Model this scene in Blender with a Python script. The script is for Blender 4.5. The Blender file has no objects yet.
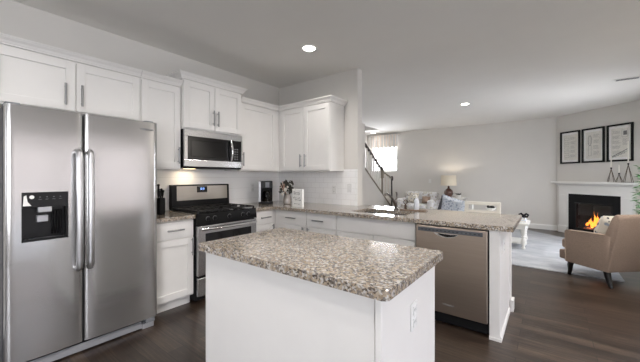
import bpy, bmesh, math, random
from mathutils import Vector, Matrix
random.seed(7)
SC = bpy.context.scene
COL = SC.collection
PI = math.pi

# ------------------------------------------------------------------ camera, world, lights, exposure
cam = bpy.data.cameras.new('camera')
cam.sensor_width = 36.0
cam.lens = 296.8 / 640 * 36.0
cam.shift_y = -(181 - 176.7) / 640
cam.clip_start = 0.05
camo = bpy.data.objects.new('camera', cam)
COL.objects.link(camo)
camo.location = (3.475, -3.42, 1.30)
camo.rotation_euler = (PI / 2, 0, math.radians(37.6))
SC.camera = camo

SC.view_settings.view_transform = 'Standard'
SC.view_settings.look = 'None'
SC.view_settings.gamma = 1.0
SC.view_settings.use_curve_mapping = False
SC.view_settings.exposure = 0.26

W = bpy.data.worlds.new('world')
SC.world = W
W.use_nodes = True
nt = W.node_tree
nt.nodes.clear()
wo = nt.nodes.new('ShaderNodeOutputWorld')
bg = nt.nodes.new('ShaderNodeBackground')
ramp = nt.nodes.new('ShaderNodeValToRGB')
sep = nt.nodes.new('ShaderNodeSeparateXYZ')
tc = nt.nodes.new('ShaderNodeTexCoord')
nt.links.new(tc.outputs['Generated'], sep.inputs[0])
nt.links.new(sep.outputs['Z'], ramp.inputs[0])
ramp.color_ramp.elements[0].position = 0.0
ramp.color_ramp.elements[0].color = (0.93, 0.945, 1.0, 1)
ramp.color_ramp.elements[1].position = 0.8
ramp.color_ramp.elements[1].color = (0.72, 0.80, 1.0, 1)
nt.links.new(ramp.outputs[0], bg.inputs[0])
bg.inputs[1].default_value = 5.6
nt.links.new(bg.outputs[0], wo.inputs[0])

def area_light(name, loc, size, energy, color, rot, portal=False):
    l = bpy.data.lights.new(name, 'AREA')
    l.shape = 'RECTANGLE'
    l.size, l.size_y = size
    l.energy = energy
    l.color = color
    o = bpy.data.objects.new(name, l)
    COL.objects.link(o)
    o.location = loc
    o.rotation_euler = rot
    if portal:
        l.cycles.is_portal = True
    return o

# area lights just outside the panes; living and dining ones are added fill
DAY = (0.92, 0.94, 1.0)
area_light('fill_living', (5.16, 3.4, 1.2), (1.6, 1.4), 66, DAY, (0, PI / 2, 0))  # fill behind an added, unseen living room window
area_light('fill_dining', (5.16, -5.6, 1.4), (1.9, 2.6), 110, DAY, (0, PI / 2, 0))  # fill for wall and base cabinets, through an added window
area_light('daylight_stair', (-0.87, 5.93, 1.86), (0.8, 0.8), 60, DAY, (-PI / 2, 0, 0))

SC.cycles.use_denoising = True
SC.cycles.max_bounces = 10
SC.cycles.diffuse_bounces = 6
SC.cycles.glossy_bounces = 5
SC.cycles.transmission_bounces = 6
SC.cycles.transparent_max_bounces = 8
SC.cycles.caustics_reflective = False
SC.cycles.caustics_refractive = False
SC.cycles.sample_clamp_indirect = 6.0

# ------------------------------------------------------------------ materials
def lin(c):
    if isinstance(c, str):
        c = tuple(int(c[i:i + 2], 16) for i in (0, 2, 4))
    o = []
    for v in c[:3]:
        v = v / 255.0
        o.append(v / 12.92 if v <= 0.04045 else ((v + 0.055) / 1.055) ** 2.4)
    return (o[0], o[1], o[2], 1.0)

MATS = {}
def new_mat(name):
    m = bpy.data.materials.new(name)
    m.use_nodes = True
    n = m.node_tree
    b = n.nodes['Principled BSDF']
    MATS[name] = m
    return m, n, b

def coords(n, scale=(1, 1, 1), rot=(0, 0, 0)):
    t = n.nodes.new('ShaderNodeTexCoord')
    mp = n.nodes.new('ShaderNodeMapping')
    mp.inputs['Scale'].default_value = scale
    mp.inputs['Rotation'].default_value = rot
    n.links.new(t.outputs['Object'], mp.inputs['Vector'])
    return mp.outputs[0]

def noise(n, vec, scale, detail=3, rough=0.5):
    x = n.nodes.new('ShaderNodeTexNoise')
    x.inputs['Scale'].default_value = scale
    x.inputs['Detail'].default_value = detail
    x.inputs['Roughness'].default_value = rough
    n.links.new(vec, x.inputs['Vector'])
    return x

def cramp(n, fac, stops, interp='LINEAR'):
    r = n.nodes.new('ShaderNodeValToRGB')
    r.color_ramp.interpolation = interp
    el = r.color_ramp.elements
    while len(el) < len(stops):
        el.new(0.5)
    for e, (p, c) in zip(el, stops):
        e.position = p
        e.color = c
    n.links.new(fac, r.inputs[0])
    return r.outputs[0]

def mix(n, fac, a, b, mode='MIX'):
    m = n.nodes.new('ShaderNodeMix')
    m.data_type = 'RGBA'
    m.blend_type = mode
    for sock, v in ((0, fac), (6, a), (7, b)):
        if hasattr(v, 'is_linked'):
            n.links.new(v, m.inputs[sock])
        else:
            m.inputs[sock].default_value = v
    return m.outputs[2]

def plain(name, color, rough=0.5, metal=0.0, var=0.05, vscale=8, bump=0.0, bscale=60, stretch=(1, 1, 1), spec=None, coat=0.0):
    m, n, b = new_mat(name)
    c = lin(color)
    v = coords(n, stretch)
    x = noise(n, v, vscale)
    lo = tuple(k * (1 - var) for k in c[:3]) + (1,)
    hi = tuple(min(1, k * (1 + var)) for k in c[:3]) + (1,)
    n.links.new(cramp(n, x.outputs[0], [(0.3, lo), (0.7, hi)]), b.inputs['Base Color'])
    b.inputs['Roughness'].default_value = rough
    b.inputs['Metallic'].default_value = metal
    if spec is not None:
        b.inputs['Specular IOR Level'].default_value = spec
    if coat:
        b.inputs['Coat Weight'].default_value = coat
    if bump:
        x2 = noise(n, v, bscale, 4)
        bp = n.nodes.new('ShaderNodeBump')
        bp.inputs['Strength'].default_value = bump
        bp.inputs['Distance'].default_value = 0.004
        n.links.new(x2.outputs[0], bp.inputs['Height'])
        n.links.new(bp.outputs[0], b.inputs['Normal'])
    return m

def emit(name, color, strength):
    m, n, b = new_mat(name)
    b.inputs['Base Color'].default_value = lin(color)
    b.inputs['Emission Color'].default_value = lin(color)
    b.inputs['Emission Strength'].default_value = strength
    return m

plain('wall_paint', (214, 211, 206), 0.85, var=0.012, vscale=3, bump=0.05, bscale=180)
plain('ceiling_paint', (230, 228, 224), 0.9, var=0.01, vscale=3, bump=0.06, bscale=160)
plain('trim_white', (232, 231, 228), 0.4, var=0.01)
plain('cabinet_white', (228, 226, 223), 0.38, var=0.012)
plain('handle_metal', (150, 150, 150), 0.32, 0.9, var=0.04)
plain('steel', (196, 196, 198), 0.24, 1.0, var=0.025, vscale=6, stretch=(40, 1, 1), bump=0.03, bscale=30)
plain('steel_fridge', (182, 181, 180), 0.19, 0.82, var=0.02, vscale=4, stretch=(1, 0.8, 2.0), bump=0.4, bscale=2.2)
plain('strip_grey', (80, 83, 88), 0.35, var=0.05)
plain('steel_dark', (176, 163, 151), 0.36, 1.0, var=0.03, vscale=5, stretch=(1, 1, 20))
plain('handle_steel', (205, 205, 206), 0.34, 1.0, var=0.02)
plain('steel_warm', (172, 166, 158), 0.3, 1.0, var=0.03, vscale=5, stretch=(1, 1, 20))
plain('chrome', (225, 225, 226), 0.08, 1.0, var=0.01)
plain('faucet_metal', (120, 115, 112), 0.2, 1.0, var=0.03)
plain('fridge_side', (78, 79, 82), 0.5, 0.2, var=0.05)
plain('black_gloss', (14, 14, 16), 0.12, var=0.1)
plain('dispenser_black', (13, 13, 15), 0.3, var=0.1, spec=0.3)
plain('black_panel', (9, 9, 10), 0.3, var=0.1, spec=0.15)
plain('black_matte', (15, 15, 17), 0.55, var=0.1, spec=0.25)
plain('black_iron', (28, 27, 27), 0.6, 0.2, var=0.15, bump=0.2, bscale=200)
plain('oven_glass', (10, 10, 12), 0.05, var=0.1)
plain('grey_plastic', (120, 122, 126), 0.4, var=0.04)
plain('silver_plastic', (172, 173, 177), 0.35, 0.3, var=0.03)
plain('white_plastic', (236, 236, 233), 0.35, var=0.01)
plain('outlet_white', (226, 226, 224), 0.4, var=0.01)
plain('outlet_slot', (70, 70, 70), 0.5, var=0.03)
plain('frame_black', (10, 10, 10), 0.5, var=0.1, spec=0.25)
plain('mat_white', (240, 239, 236), 0.8, var=0.01)
plain('print_paper', (226, 223, 215), 0.7, var=0.07, vscale=9)
plain('print_ink', (120, 120, 118), 0.8, var=0.1)
plain('ink_black', (60, 60, 62), 0.7, var=0.1)
plain('fabric_tan', (150, 131, 117), 0.95, var=0.10, vscale=90, bump=0.35, bscale=240)
plain('fabric_tan_trim', (166, 148, 132), 0.95, var=0.08, vscale=90, bump=0.3, bscale=240)
plain('fabric_slate', (92, 92, 98), 0.95, var=0.15, vscale=50)
plain('leg_black', (18, 15, 14), 0.3, var=0.1)
plain('newel_wood', (134, 126, 112), 0.5, var=0.1, stretch=(1, 1, 0.2))
plain('rail_wood', (76, 68, 62), 0.45, var=0.12, stretch=(1, 0.2, 1))
plain('scroll_iron', (40, 37, 36), 0.4, 0.5, var=0.1)
plain('baluster_tan', (206, 198, 190), 0.5, var=0.05)
plain('carpet_grey', (150, 148, 145), 1.0, var=0.1, vscale=60, bump=0.5, bscale=200)
plain('lamp_shade_cloth', (226, 216, 196), 0.9, var=0.03, vscale=60)
plain('lamp_base_brown', (88, 58, 48), 0.2, var=0.2, vscale=10, coat=0.5)
plain('wood_table', (120, 104, 90), 0.5, var=0.12, stretch=(1, 8, 8))
plain('white_wood', (222, 221, 216), 0.5, var=0.03)
plain('cream_wood', (218, 214, 203), 0.5, var=0.03)
plain('candle_wax', (236, 232, 222), 0.5, var=0.01)
plain('wire_bronze', (96, 86, 74), 0.4, 0.8, var=0.05)
plain('leaf_green', (86, 122, 78), 0.5, var=0.3, vscale=5)
plain('leaf_dark', (58, 58, 52), 0.6, var=0.3, vscale=20)
plain('petal_white', (226, 220, 212), 0.7, var=0.04)
plain('stem_pink', (196, 160, 142), 0.6, var=0.08)
plain('pot_dark', (60, 64, 74), 0.5, var=0.1)
plain('vase_taupe', (158, 152, 147), 0.15, var=0.08, coat=0.5)
plain('soap_white', (200, 205, 212), 0.25, var=0.02)
plain('soap_amber', (70, 52, 40), 0.12, var=0.1)
plain('tray_brown', (104, 84, 66), 0.5, var=0.12)
plain('log_bark', (74, 50, 36), 0.9, var=0.4, vscale=12, bump=0.8, bscale=30)
plain('firebrick', (11, 11, 12), 0.9, var=0.3, vscale=10)
plain('exterior_lawn', (152, 152, 147), 1.0, var=0.25, vscale=3)
plain('exterior_siding', (200, 188, 178), 0.9, var=0.04, vscale=1)
plain('candle_black', (26, 25, 25), 0.4, 0.5, var=0.05)
plain('brown_cap', (92, 62, 34), 0.5, var=0.1)
plain('book_blue', (176, 190, 214), 0.6, var=0.04)
emit('light_lens', (255, 250, 240), 14.0)
emit('display_blue', (150, 190, 255), 2.0)
emit('hood_lamp', (255, 226, 180), 4.0)

# granite
def make_granite():
    m, n, b = new_mat('granite')
    v = coords(n)
    wn = noise(n, v, 60, 3, 0.6)
    warp = n.nodes.new('ShaderNodeVectorMath')
    warp.operation = 'MULTIPLY_ADD'
    n.links.new(wn.outputs['Color'], warp.inputs[0])
    warp.inputs[1].default_value = (0.016, 0.016, 0.016)
    n.links.new(v, warp.inputs[2])
    vo = n.nodes.new('ShaderNodeTexVoronoi')
    vo.inputs['Scale'].default_value = 118
    n.links.new(warp.outputs[0], vo.inputs['Vector'])
    sp = n.nodes.new('ShaderNodeSeparateColor')
    n.links.new(vo.outputs['Color'], sp.inputs[0])
    cells = cramp(n, sp.outputs[0], [(0.0, lin((40, 40, 46))), (0.17, lin((96, 96, 102))), (0.32, lin((150, 134, 116))), (0.46, lin((176, 160, 140))), (0.60, lin((186, 174, 158))), (0.71, lin((156, 154, 154))), (0.83, lin((210, 208, 206)))], 'CONSTANT')
    n1 = noise(n, v, 30, 6, 0.7)
    base = cramp(n, n1.outputs[0], [(0.36, lin((112, 100, 92))), (0.47, lin((172, 154, 130))), (0.56, lin((184, 168, 146))), (0.66, lin((140, 138, 138)))])
    c3 = mix(n, 0.72, base, cells)
    c3 = mix(n, 1.0, c3, (0.86, 0.86, 0.85, 1), 'MULTIPLY')
    n.links.new(c3, b.inputs['Base Color'])
    b.inputs['Roughness'].default_value = 0.13
    b.inputs['Coat Weight'].default_value = 0.25
    b.inputs['Coat Roughness'].default_value = 0.05
make_granite()

def make_floor():
    m, n, b = new_mat('floor_wood')
    v = coords(n)
    br = n.nodes.new('ShaderNodeTexBrick')
    br.offset = 0.37
    br.inputs['Color1'].default_value = (0.36, 0.36, 0.36, 1)
    br.inputs['Color2'].default_value = (0.68, 0.68, 0.68, 1)
    br.inputs['Mortar'].default_value = (0, 0, 0, 1)
    br.inputs['Scale'].default_value = 1.0
    br.inputs['Mortar Size'].default_value = 0.0022
    br.inputs['Brick Width'].default_value = 1.25
    br.inputs['Row Height'].default_value = 0.125
    n.links.new(v, br.inputs['Vector'])
    g = noise(n, coords(n, (0.9, 17, 1)), 3.2, 8, 0.78)
    g2 = noise(n, coords(n, (0.5, 6, 1)), 2.0, 3, 0.5)
    a = mix(n, 0.66, br.outputs['Color'], g.outputs[0])
    a = mix(n, 0.18, a, g2.outputs[0])
    c = cramp(n, a, [(0.36, lin((24, 19, 16))), (0.48, lin((50, 40, 33))), (0.64, lin((92, 76, 63)))])
    mm = cramp(n, br.outputs['Fac'], [(0.0, (1, 1, 1, 1)), (1.0, (0.45, 0.42, 0.4, 1))])
    c = mix(n, 1.0, c, mm, 'MULTIPLY')
    n.links.new(c, b.inputs['Base Color'])
    b.inputs['Roughness'].default_value = 0.3
    bp = n.nodes.new('ShaderNodeBump')
    bp.inputs['Strength'].default_value = 0.12
    bp.inputs['Distance'].default_value = 0.003
    n.links.new(g.outputs[0], bp.inputs['Height'])
    n.links.new(bp.outputs[0], b.inputs['Normal'])
make_floor()

def make_tile(name, rot):
    m, n, b = new_mat(name)
    v = coords(n, (1, 1, 1), rot)
    br = n.nodes.new('ShaderNodeTexBrick')
    br.inputs['Color1'].default_value = lin((244, 244, 244))
    br.inputs['Color2'].default_value = lin((247, 247, 246))
    br.inputs['Mortar'].default_value = lin((222, 221, 219))
    br.inputs['Scale'].default_value = 1.0
    br.inputs['Mortar Size'].default_value = 0.0016
    br.inputs['Brick Width'].default_value = 0.152
    br.inputs['Row Height'].default_value = 0.076
    n.links.new(v, br.inputs['Vector'])
    n.links.new(br.outputs['Color'], b.inputs['Base Color'])
    b.inputs['Roughness'].default_value = 0.22
    bp = n.nodes.new('ShaderNodeBump')
    bp.invert = True
    bp.inputs['Strength'].default_value = 0.3
    bp.inputs['Distance'].default_value = 0.002
    n.links.new(br.outputs['Fac'], bp.inputs['Height'])
    n.links.new(bp.outputs[0], b.inputs['Normal'])
make_tile('tile_a', (PI / 2, 0, PI / 2))
make_tile('tile_b', (PI / 2, 0, 0))

def make_rug():
    m, n, b = new_mat('rug_pile')
    v = coords(n, (1, 2.2, 1))
    x = noise(n, v, 2.2, 6, 0.7)
    c = cramp(n, x.outputs[0], [(0.3, lin((152, 156, 162))), (0.5, lin((172, 175, 179))), (0.68, lin((192, 192, 194)))])
    n.links.new(c, b.inputs['Base Color'])
    b.inputs['Roughness'].default_value = 1.0
    y = noise(n, v, 220, 3)
    bp = n.nodes.new('ShaderNodeBump')
    bp.inputs['Strength'].default_value = 0.5
    bp.inputs['Distance'].default_value = 0.004
    n.links.new(y.outputs[0], bp.inputs['Height'])
    n.links.new(bp.outputs[0], b.inputs['Normal'])
make_rug()

def make_pattern(name, base, c1, c2, scale, t1=0.30, t2=0.24):
    m, n, b = new_mat(name)
    v = coords(n)
    a = n.nodes.new('ShaderNodeTexVoronoi')
    a.inputs['Scale'].default_value = scale
    n.links.new(v, a.inputs['Vector'])
    k = cramp(n, a.outputs['Distance'], [(t1, (1, 1, 1, 1)), (t1 + 0.05, (0, 0, 0, 1))])
    c = mix(n, k, lin(base), lin(c1))
    a2 = n.nodes.new('ShaderNodeTexVoronoi')
    a2.inputs['Scale'].default_value = scale * 0.63
    mp = n.nodes.new('ShaderNodeMapping')
    mp.inputs['Location'].default_value = (3.3, 1.7, 0.4)
    n.links.new(v, mp.inputs['Vector'])
    n.links.new(mp.outputs[0], a2.inputs['Vector'])
    k2 = cramp(n, a2.outputs['Distance'], [(t2, (1, 1, 1, 1)), (t2 + 0.05, (0, 0, 0, 1))])
    c = mix(n, k2, c, lin(c2))
    n.links.new(c, b.inputs['Base Color'])
    b.inputs['Roughness'].default_value = 0.95
make_pattern('fabric_floral', (226, 226, 228), (200, 196, 184), (168, 158, 152), 13, 0.34, 0.26)
make_pattern('fabric_dots', (214, 208, 196), (40, 44, 58), (150, 160, 172), 17, 0.26, 0.2)
make_pattern('fabric_blue', (206, 212, 220), (172, 184, 202), (150, 160, 178), 30, 0.36, 0.3)

def make_stripe():
    m, n, b = new_mat('valance_stripe')
    v = coords(n)
    w = n.nodes.new('ShaderNodeTexWave')
    w.wave_type = 'BANDS'
    w.bands_direction = 'X'
    w.inputs['Scale'].default_value = 3.0
    w.inputs['Distortion'].default_value = 0.6
    n.links.new(v, w.inputs['Vector'])
    c = cramp(n, w.outputs[0], [(0.2, lin((232, 220, 208))), (0.5, lin((244, 240, 234))), (0.8, lin((214, 212, 208)))])
    n.links.new(c, b.inputs['Base Color'])
    b.inputs['Roughness'].default_value = 0.95
make_stripe()

def make_glass(name, tint=(1, 1, 1, 1), gloss=0.08):
    m, n, b = new_mat(name)
    n.nodes.remove(b)
    out = n.nodes['Material Output']
    tr = n.nodes.new('ShaderNodeBsdfTransparent')
    gl = n.nodes.new('ShaderNodeBsdfGlossy')
    gl.inputs['Roughness'].default_value = 0.02
    tr.inputs[0].default_value = tint
    fr = n.nodes.new('ShaderNodeLayerWeight')
    fr.inputs[0].default_value = 0.25
    sc = n.nodes.new('ShaderNodeMath')
    sc.operation = 'MULTIPLY_ADD'
    sc.inputs[1].default_value = 0.35 if gloss > 0.05 else 0.12
    sc.inputs[2].default_value = gloss * 0.4
    n.links.new(fr.outputs['Fresnel'], sc.inputs[0])
    mx = n.nodes.new('ShaderNodeMixShader')
    n.links.new(sc.outputs[0], mx.inputs[0])
    n.links.new(tr.outputs[0], mx.inputs[1])
    n.links.new(gl.outputs[0], mx.inputs[2])
    n.links.new(mx.outputs[0], out.inputs['Surface'])
make_glass('window_glass')
make_glass('picture_glass', (1, 1, 1, 1), 0.03)
make_glass('carafe_glass', (0.18, 0.15, 0.13, 1))

def make_flame():
    m, n, b = new_mat('flame')
    v = coords(n)
    s = n.nodes.new('ShaderNodeSeparateXYZ')
    n.links.new(v, s.inputs[0])
    x = noise(n, v, 14, 4)
    ad = n.nodes.new('ShaderNodeMath')
    ad.operation = 'MULTIPLY_ADD'
    n.links.new(s.outputs['Z'], ad.inputs[0])
    ad.inputs[1].default_value = 2.6
    n.links.new(x.outputs[0], ad.inputs[2])
    c = cramp(n, ad.outputs[0], [(0.6, (1, 0.80, 0.42, 1)), (0.95, (1, 0.52, 0.12, 1)), (1.25, (0.9, 0.2, 0.02, 1))])
    n.links.new(c, b.inputs['Emission Color'])
    b.inputs['Emission Strength'].default_value = 3.2
    b.inputs['Base Color'].default_value = (0.1, 0.03, 0, 1)
make_flame()
def make_ember():
    m, n, b = new_mat('ember')
    x = noise(n, coords(n), 26, 4)
    c = cramp(n, x.outputs[0], [(0.4, (0.02, 0.005, 0.002, 1)), (0.52, (0.7, 0.1, 0.02, 1)), (0.66, (1, 0.35, 0.1, 1))])
    n.links.new(c, b.inputs['Emission Color'])
    b.inputs['Emission Strength'].default_value = 0.9
    b.inputs['Base Color'].default_value = (0.05, 0.03, 0.02, 1)
make_ember()

# ------------------------------------------------------------------ mesh builder
class Frame:
    def __init__(s, o=(0, 0, 0), u=(1, 0, 0), n=(0, 1, 0)):
        s.o, s.u, s.n = Vector(o), Vector(u).normalized(), Vector(n).normalized()
    def __call__(s, p):
        return s.o + s.u * p[0] + s.n * p[1] + Vector((0, 0, 1)) * p[2]
ID = Frame()

class MB:
    def __init__(s, fr=ID):
        s.bm = bmesh.new()
        s.fr = fr
    def v(s, p):
        return s.bm.verts.new(s.fr(p))
    def face(s, vs):
        try:
            return s.bm.faces.new(vs)
        except ValueError:
            return None
    def box(s, x0, x1, y0, y1, z0, z1, bev=0.0, seg=2):
        c = [s.v((x, y, z)) for z in (z0, z1) for y in (y0, y1) for x in (x0, x1)]
        fs = [s.face([c[i] for i in f]) for f in ((0, 2, 3, 1), (4, 5, 7, 6), (0, 1, 5, 4), (2, 6, 7, 3), (0, 4, 6, 2), (1, 3, 7, 5))]
        if bev > 0:
            es = set(e for f in fs for e in f.edges)
            bmesh.ops.bevel(s.bm, geom=list(es), offset=bev, segments=seg, profile=0.5, affect='EDGES')
        return s
    def prism(s, poly, axis, a, b):
        """extrude a 2-D polygon along 'x','y' or 'z' from a to b"""
        def pt(p, t):
            return {'x': (t, p[0], p[1]), 'y': (p[0], t, p[1]), 'z': (p[0], p[1], t)}[axis]
        A = [s.v(pt(p, a)) for p in poly]
        B = [s.v(pt(p, b)) for p in poly]
        s.face(A)
        s.face(B[::-1])
        k = len(poly)
        for i in range(k):
            s.face([A[i], A[(i + 1) % k], B[(i + 1) % k], B[i]])
        return s
    def ring_tube(s, pts, rad, seg=8, caps=True, closed=False):
        pts = [Vector(p) for p in pts]
        rads = rad if isinstance(rad, (list, tuple)) else [rad] * len(pts)
        rings = []
        m = len(pts)
        prev = None
        for i, p in enumerate(pts):
            if closed:
                t = pts[(i + 1) % m] - pts[i - 1]
            else:
                t = (pts[min(i + 1, m - 1)] - pts[max(i - 1, 0)])
            t.normalize()
            if prev is None:
                a = Vector((0, 0, 1)) if abs(t.z) < 0.9 else Vector((1, 0, 0))
                u = t.cross(a).normalized()
            else:
                u = (prev - t * prev.dot(t)).normalized()
            w = t.cross(u)
            prev = u
            rings.append([s.v(p + (u * math.cos(2 * PI * k / seg) + w * math.sin(2 * PI * k / seg)) * rads[i]) for k in range(seg)])
        rng = range(m if closed else m - 1)
        for i in rng:
            A, B = rings[i], rings[(i + 1) % m]
            for k in range(seg):
                s.face([A[k], A[(k + 1) % seg], B[(k + 1) % seg], B[k]])
        if caps and not closed:
            s.face(rings[0][::-1])
            s.face(rings[-1])
        return s
    def lathe(s, prof, c=(0, 0, 0), seg=24, axis='z'):
        rings = []
        def pt(r, h, k):
            a = 2 * PI * k / seg
            if axis == 'z':
                return (c[0] + r * math.cos(a), c[1] + r * math.sin(a), c[2] + h)
            if axis == 'x':
                return (c[0] + h, c[1] + r * math.cos(a), c[2] + r * math.sin(a))
            return (c[0] + r * math.cos(a), c[1] + h, c[2] + r * math.sin(a))
        for r, h in prof:
            if r <= 1e-6:
                rings.append([s.v(pt(0, h, 0))])
            else:
                rings.append([s.v(pt(r, h, k)) for k in range(seg)])
        for A, B in zip(rings, rings[1:]):
            for k in range(seg):
                k2 = (k + 1) % seg
                if len(A) == 1 and len(B) == 1:
                    continue
                if len(A) == 1:
                    s.face([A[0], B[k2], B[k]])
                elif len(B) == 1:
                    s.face([A[k], A[k2], B[0]])
                else:
                    s.face([A[k], A[k2], B[k2], B[k]])
        if len(rings[0]) > 1:
            s.face(rings[0][::-1])
        if len(rings[-1]) > 1:
            s.face(rings[-1])
        return s
    def ball(s, c, r, sc=(1, 1, 1), seg=12):
        prof = []
        for i in range(seg // 2 + 1):
            a = -PI / 2 + PI * i / (seg // 2)
            prof.append((math.cos(a), math.sin(a)))
        start = len(s.bm.verts)
        rings = []
        for r0, h in prof:
            if r0 < 1e-6:
                rings.append([s.v((c[0], c[1], c[2] + h * r * sc[2]))])
            else:
                rings.append([s.v((c[0] + r0 * r * sc[0] * math.cos(2 * PI * k / seg), c[1] + r0 * r * sc[1] * math.sin(2 * PI * k / seg), c[2] + h * r * sc[2])) for k in range(seg)])
        for A, B in zip(rings, rings[1:]):
            for k in range(seg):
                k2 = (k + 1) % seg
                if len(A) == 1:
                    s.face([A[0], B[k2], B[k]])
                elif len(B) == 1:
                    s.face([A[k], A[k2], B[0]])
                else:
                    s.face([A[k], A[k2], B[k2], B[k]])
        return s
    def cushion(s, c, sx, sy, sz, rot=None, puff=0.5, nseg=10):
        """pillow: a rounded square that thins towards its seams; sx, sy in its plane, sz its thickness"""
        g = {}
        R = rot or Matrix.Identity(3)
        C = Vector(c)
        for side in (1, -1):
            for i in range(nseg + 1):
                for j in range(nseg + 1):
                    a, b = -1 + 2 * i / nseg, -1 + 2 * j / nseg
                    edge = i in (0, nseg) or j in (0, nseg)
                    if side == -1 and edge:
                        g[(side, i, j)] = g[(1, i, j)]
                        continue
                    t = max(0.0, (1 - a ** 4) * (1 - b ** 4)) ** puff
                    pin = 1 - 0.06 * (1 - a * a) * (abs(b) > 0.99) - 0.06 * (1 - b * b) * (abs(a) > 0.99)
                    p = Vector((a * sx / 2 * (1 - 0.05 * (1 - b * b)), b * sy / 2 * (1 - 0.05 * (1 - a * a)), side * t * sz / 2))
                    g[(side, i, j)] = s.v(C + R @ p)
        for side in (1, -1):
            for i in range(nseg):
                for j in range(nseg):
                    q = [g[(side, i, j)], g[(side, i + 1, j)], g[(side, i + 1, j + 1)], g[(side, i, j + 1)]]
                    s.face(q if side == 1 else q[::-1])
        return s
    def build(s, name, mat, parent=None, loc=None, smooth=False, sub=None):
        if sub is not None:
            bmesh.ops.translate(s.bm, verts=s.bm.verts, vec=-Vector(sub))
        bmesh.ops.recalc_face_normals(s.bm, faces=s.bm.faces)
        me = bpy.data.meshes.new(name)
        s.bm.to_mesh(me)
        s.bm.free()
        me.materials.append(MATS[mat])
        o = bpy.data.objects.new(name, me)
        COL.objects.link(o)
        if loc is not None:
            o.location = loc
        if parent is not None:
            o.parent = parent
        if smooth:
            for p in me.polygons:
                p.use_smooth = True
            try:
                me.set_sharp_from_angle(angle=math.radians(38))
            except Exception:
                pass
        return o

def tag(o, label=None, cat=None, group=None, kind=None):
    if label: o['label'] = label
    if cat: o['category'] = cat
    if group: o['group'] = group
    if kind: o['kind'] = kind
    return o

class Thing:
    """an Empty at the thing's base; parts are given in world space when rot == 0, in local space otherwise"""
    def __init__(s, name, label, cat, loc, rot=0.0, group=None):
        s.o = bpy.data.objects.new(name, None)
        COL.objects.link(s.o)
        s.o.location = loc
        s.o.rotation_euler = (0, 0, rot)
        s.loc, s.rot = Vector(loc), rot
        tag(s.o, label, cat, group)
    def part(s, name, mb, mat, parent=None, smooth=False, label=None):
        o = mb.build(name, mat, parent or s.o, smooth=smooth, sub=(s.loc if s.rot == 0 else None))
        if label: o['label'] = label
        return o

def copy_tree(o, parent=None):
    c = o.copy()
    COL.objects.link(c)
    c.parent = parent
    for ch in list(o.children):
        copy_tree(ch, c)
    return c

def struct(name, mb, mat, smooth=False):
    return tag(mb.build(name, mat, smooth=smooth), kind='structure')

def single(name, mb, mat, label, cat, group=None, smooth=False):
    """a thing that is one mesh; its origin goes to the middle of its base"""
    vs = [v.co for v in mb.bm.verts]
    lo = Vector([min(v[i] for v in vs) for i in range(3)])
    hi = Vector([max(v[i] for v in vs) for i in range(3)])
    c = Vector(((lo.x + hi.x) / 2, (lo.y + hi.y) / 2, lo.z))
    return tag(mb.build(name, mat, loc=c, smooth=smooth, sub=c), label, cat, group)

# ------------------------------------------------------------------ room shell
CH = 2.74
struct('floor', MB().box(-1.7, 5.2, -7.65, 5.95, -0.1, 0.0), 'floor_wood')
# ceiling with the stair opening (x -1.45..-0.63, y 1.6..4.83)
c = MB()
c.box(-1.7, -1.45, -7.65, 5.95, CH, CH + 0.25)
c.box(-0.63, 5.2, -7.65, 5.95, CH, CH + 0.25)
c.box(-1.45, -0.63, -7.65, 1.6, CH, CH + 0.25)
c.box(-1.45, -0.63, 4.83, 5.95, CH, CH + 0.25)
struct('ceiling', c, 'ceiling_paint')
u = MB()
u.box(-1.7, -1.45, 1.4, 5.05, CH + 0.25, 4.2)
u.box(-0.63, -0.4, 1.4, 5.05, CH + 0.25, 4.2)
u.box(-1.45, -0.63, 1.4, 1.6, CH + 0.25, 4.2)
u.box(-1.45, -0.63, 4.83, 5.05, CH + 0.25, 4.2)
u.box(-1.7, -0.4, 1.4, 5.05, 4.2, 4.3)
struct('wall_stairwell', u, 'wall_paint')

struct('wall_left', MB().box(-0.12, 0.0, -7.65, 0.12, 0, CH), 'wall_paint')
struct('wall_back', MB().box(0.0, 1.47, 0.0, 0.12, 0, CH), 'wall_paint')

def holed(name, fr, u0, u1, n0, n1, z0, z1, holes, mat='wall_paint'):
    m = MB(fr)
    us = sorted({u0, u1} | {h[0] for h in holes} | {h[1] for h in holes})
    for a, b in zip(us, us[1:]):
        hs = [h for h in holes if h[0] <= a + 1e-6 and h[1] >= b - 1e-6]
        if not hs:
            m.box(a, b, n0, n1, z0, z1)
        else:
            h = hs[0]
            if h[2] > z0: m.box(a, b, n0, n1, z0, h[2])
            if h[3] < z1: m.box(a, b, n0, n1, h[3], z1)
    return struct(name, m, mat)

FB = Frame((0, 0, 0), (1, 0, 0), (0, 1, 0))
holed('wall_far', FB, -1.7, 3.80, 5.76, 5.95, 0, CH, [(-1.32, -0.42, 1.46, 2.42)])
FY = Frame((0, 0, 0), (0, 1, 0), (1, 0, 0))
holed('wall_right', FY, -7.65, 4.60, 4.98, 5.15, 0, CH, [(-6.9, -4.3, 0.45, 2.35), (-3.6, -0.2, 0.02, 2.02), (2.7, 4.1, 0.4, 2.0)])
holed('wall_front', FB, -0.12, 4.98, -7.65, -7.5, 0, CH, [(0.6, 2.4, 0.7, 2.3)])
struct('wall_alcove', MB().box(-1.7, -1.52, 0.12, 5.76, 0, CH), 'wall_paint')

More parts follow.
